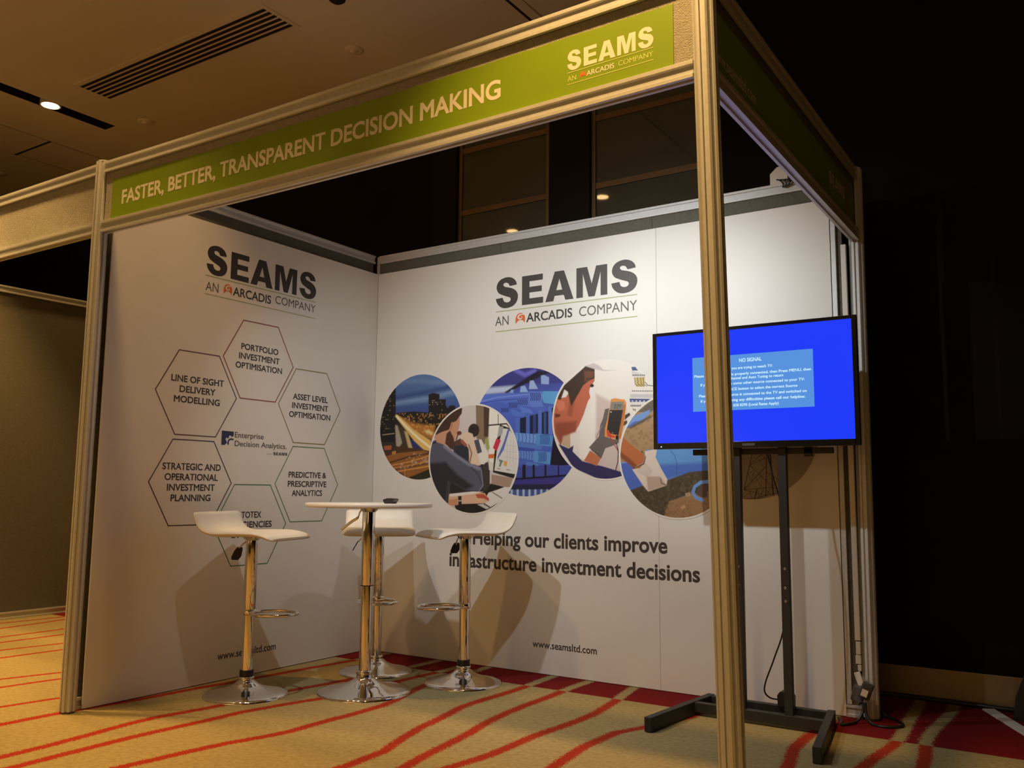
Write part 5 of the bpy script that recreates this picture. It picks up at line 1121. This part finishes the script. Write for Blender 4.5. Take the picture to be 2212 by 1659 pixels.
MB().bar((0.008, -0.022, 0.105), (0.032, -0.022, 0.168), 0.045, 0.03, (0, 1, 0)).build('plug', mat('dark_grey_plastic', (0.05, 0.05, 0.05), 0.45), so, bevel=0.004)
MB().bar((0.013, -0.046, 0.118), (0.023, -0.046, 0.146), 0.026, 0.002, (0, 1, 0)).build('plug_label', WHITEP, so)
MB().bar((-0.022, 0.012, 0.205), (-0.004, 0.010, 0.150), 0.026, 0.014, (0, 1, 0)).build('white_flex_end', WHITEP, so, bevel=0.002)
fc = MB().tube(spline([(2.790, -0.06, 0.006), (2.812, -0.10, 0.006), (2.828, -0.168, 0.006), (2.850, -0.15, 0.006), (2.875, -0.10, 0.010), (2.895, -0.075, 0.045), (2.897, -0.065, 0.085)], 7), 0.006, 8)
tag(fc.build('floor_cable', BLACKP), 'black cable curving over the carpet from the stand foot up to the socket', 'cable', 'black power cables')
fc = MB().tube(spline([(2.905, -0.065, 0.085), (2.910, -0.075, 0.04), (2.935, -0.09, 0.008), (2.985, -0.105, 0.006), (3.035, -0.075, 0.006), (3.045, -0.02, 0.006), (3.00, 0.05, 0.006), (2.955, 0.075, 0.015), (2.935, 0.07, 0.05), (2.925, 0.03, 0.06)], 7), 0.006, 8)
tag(fc.build('floor_cable', BLACKP), 'black cable looping out over the red carpet right of the socket', 'cable', 'black power cables')
wc = MB().tube(spline([(2.84, 0.535, 0.011), (2.97, 0.548, 0.011), (3.11, 0.540, 0.011), (3.25, 0.532, 0.011), (3.40, 0.525, 0.011), (3.9, 0.54, 0.011), (4.6, 0.545, 0.011)], 6), 0.011, 8)
tag(wc.build('floor_cable', BLACKP), 'thick black cable lying along the brass skirting at the right', 'cable', 'black power cables')
jb = empty('junction_box', (2.578, 0.020, 2.4735), 'small beige junction box on top of the back wall rail', 'junction box')
MB().prism([(-0.040, 0), (0.045, 0), (0.045, 0.085), (-0.005, 0.085), (-0.040, 0.055)], lambda a, b, t: (a, t, b), [-0.015, 0.03]).build('housing', WHITEP, jb, bevel=0.003)
tie = MB()
for k in range(4):
    a = 2.57 + 0.016 * k
    tie.tube(spline([(a, 0.005, 2.496 - 0.004 * k), (a + 0.02, -0.006, 2.484), (a + 0.035, -0.008, 2.462), (a + 0.03 - 0.012 * k, -0.006, 2.447)], 5), 0.0032, 6)
tag(tie.build('cable_bundle', BLACKP), 'tangle of short black cables hanging from the junction box', 'cable bundle')
ws = MB(); d = Vector((0.187, -0.394, 0)).normalized(); n = Vector((d.y, -d.x, 0)); o_ = Vector((3.318, 0.50, 0.0))
Q = [o_ - n * 0.026, o_ + n * 0.026, o_ + n * 0.026 + d * 0.9, o_ - n * 0.026 + d * 0.9]
ws.add([(q.x, q.y, z) for z in (0.002, 0.009) for q in Q], [(3, 2, 1, 0), (4, 5, 6, 7), (0, 1, 5, 4), (1, 2, 6, 5), (2, 3, 7, 6), (3, 0, 4, 7)])
tag(ws.build('white_strip', WHITEP), 'flat white strip lying on the red carpet at the right edge', 'strip')
bg_ = MB().prism([(0, 0), (0.30, 0), (0.28, 0.20), (0.06, 0.22), (0.015, 0.10)], lambda a, b, t: (3.425 + a, t, b), [0.37, 0.505])
tag(bg_.build('black_case', BLACKP, bevel=0.012), 'black case cut off by the right edge beside the brass skirting', 'case')
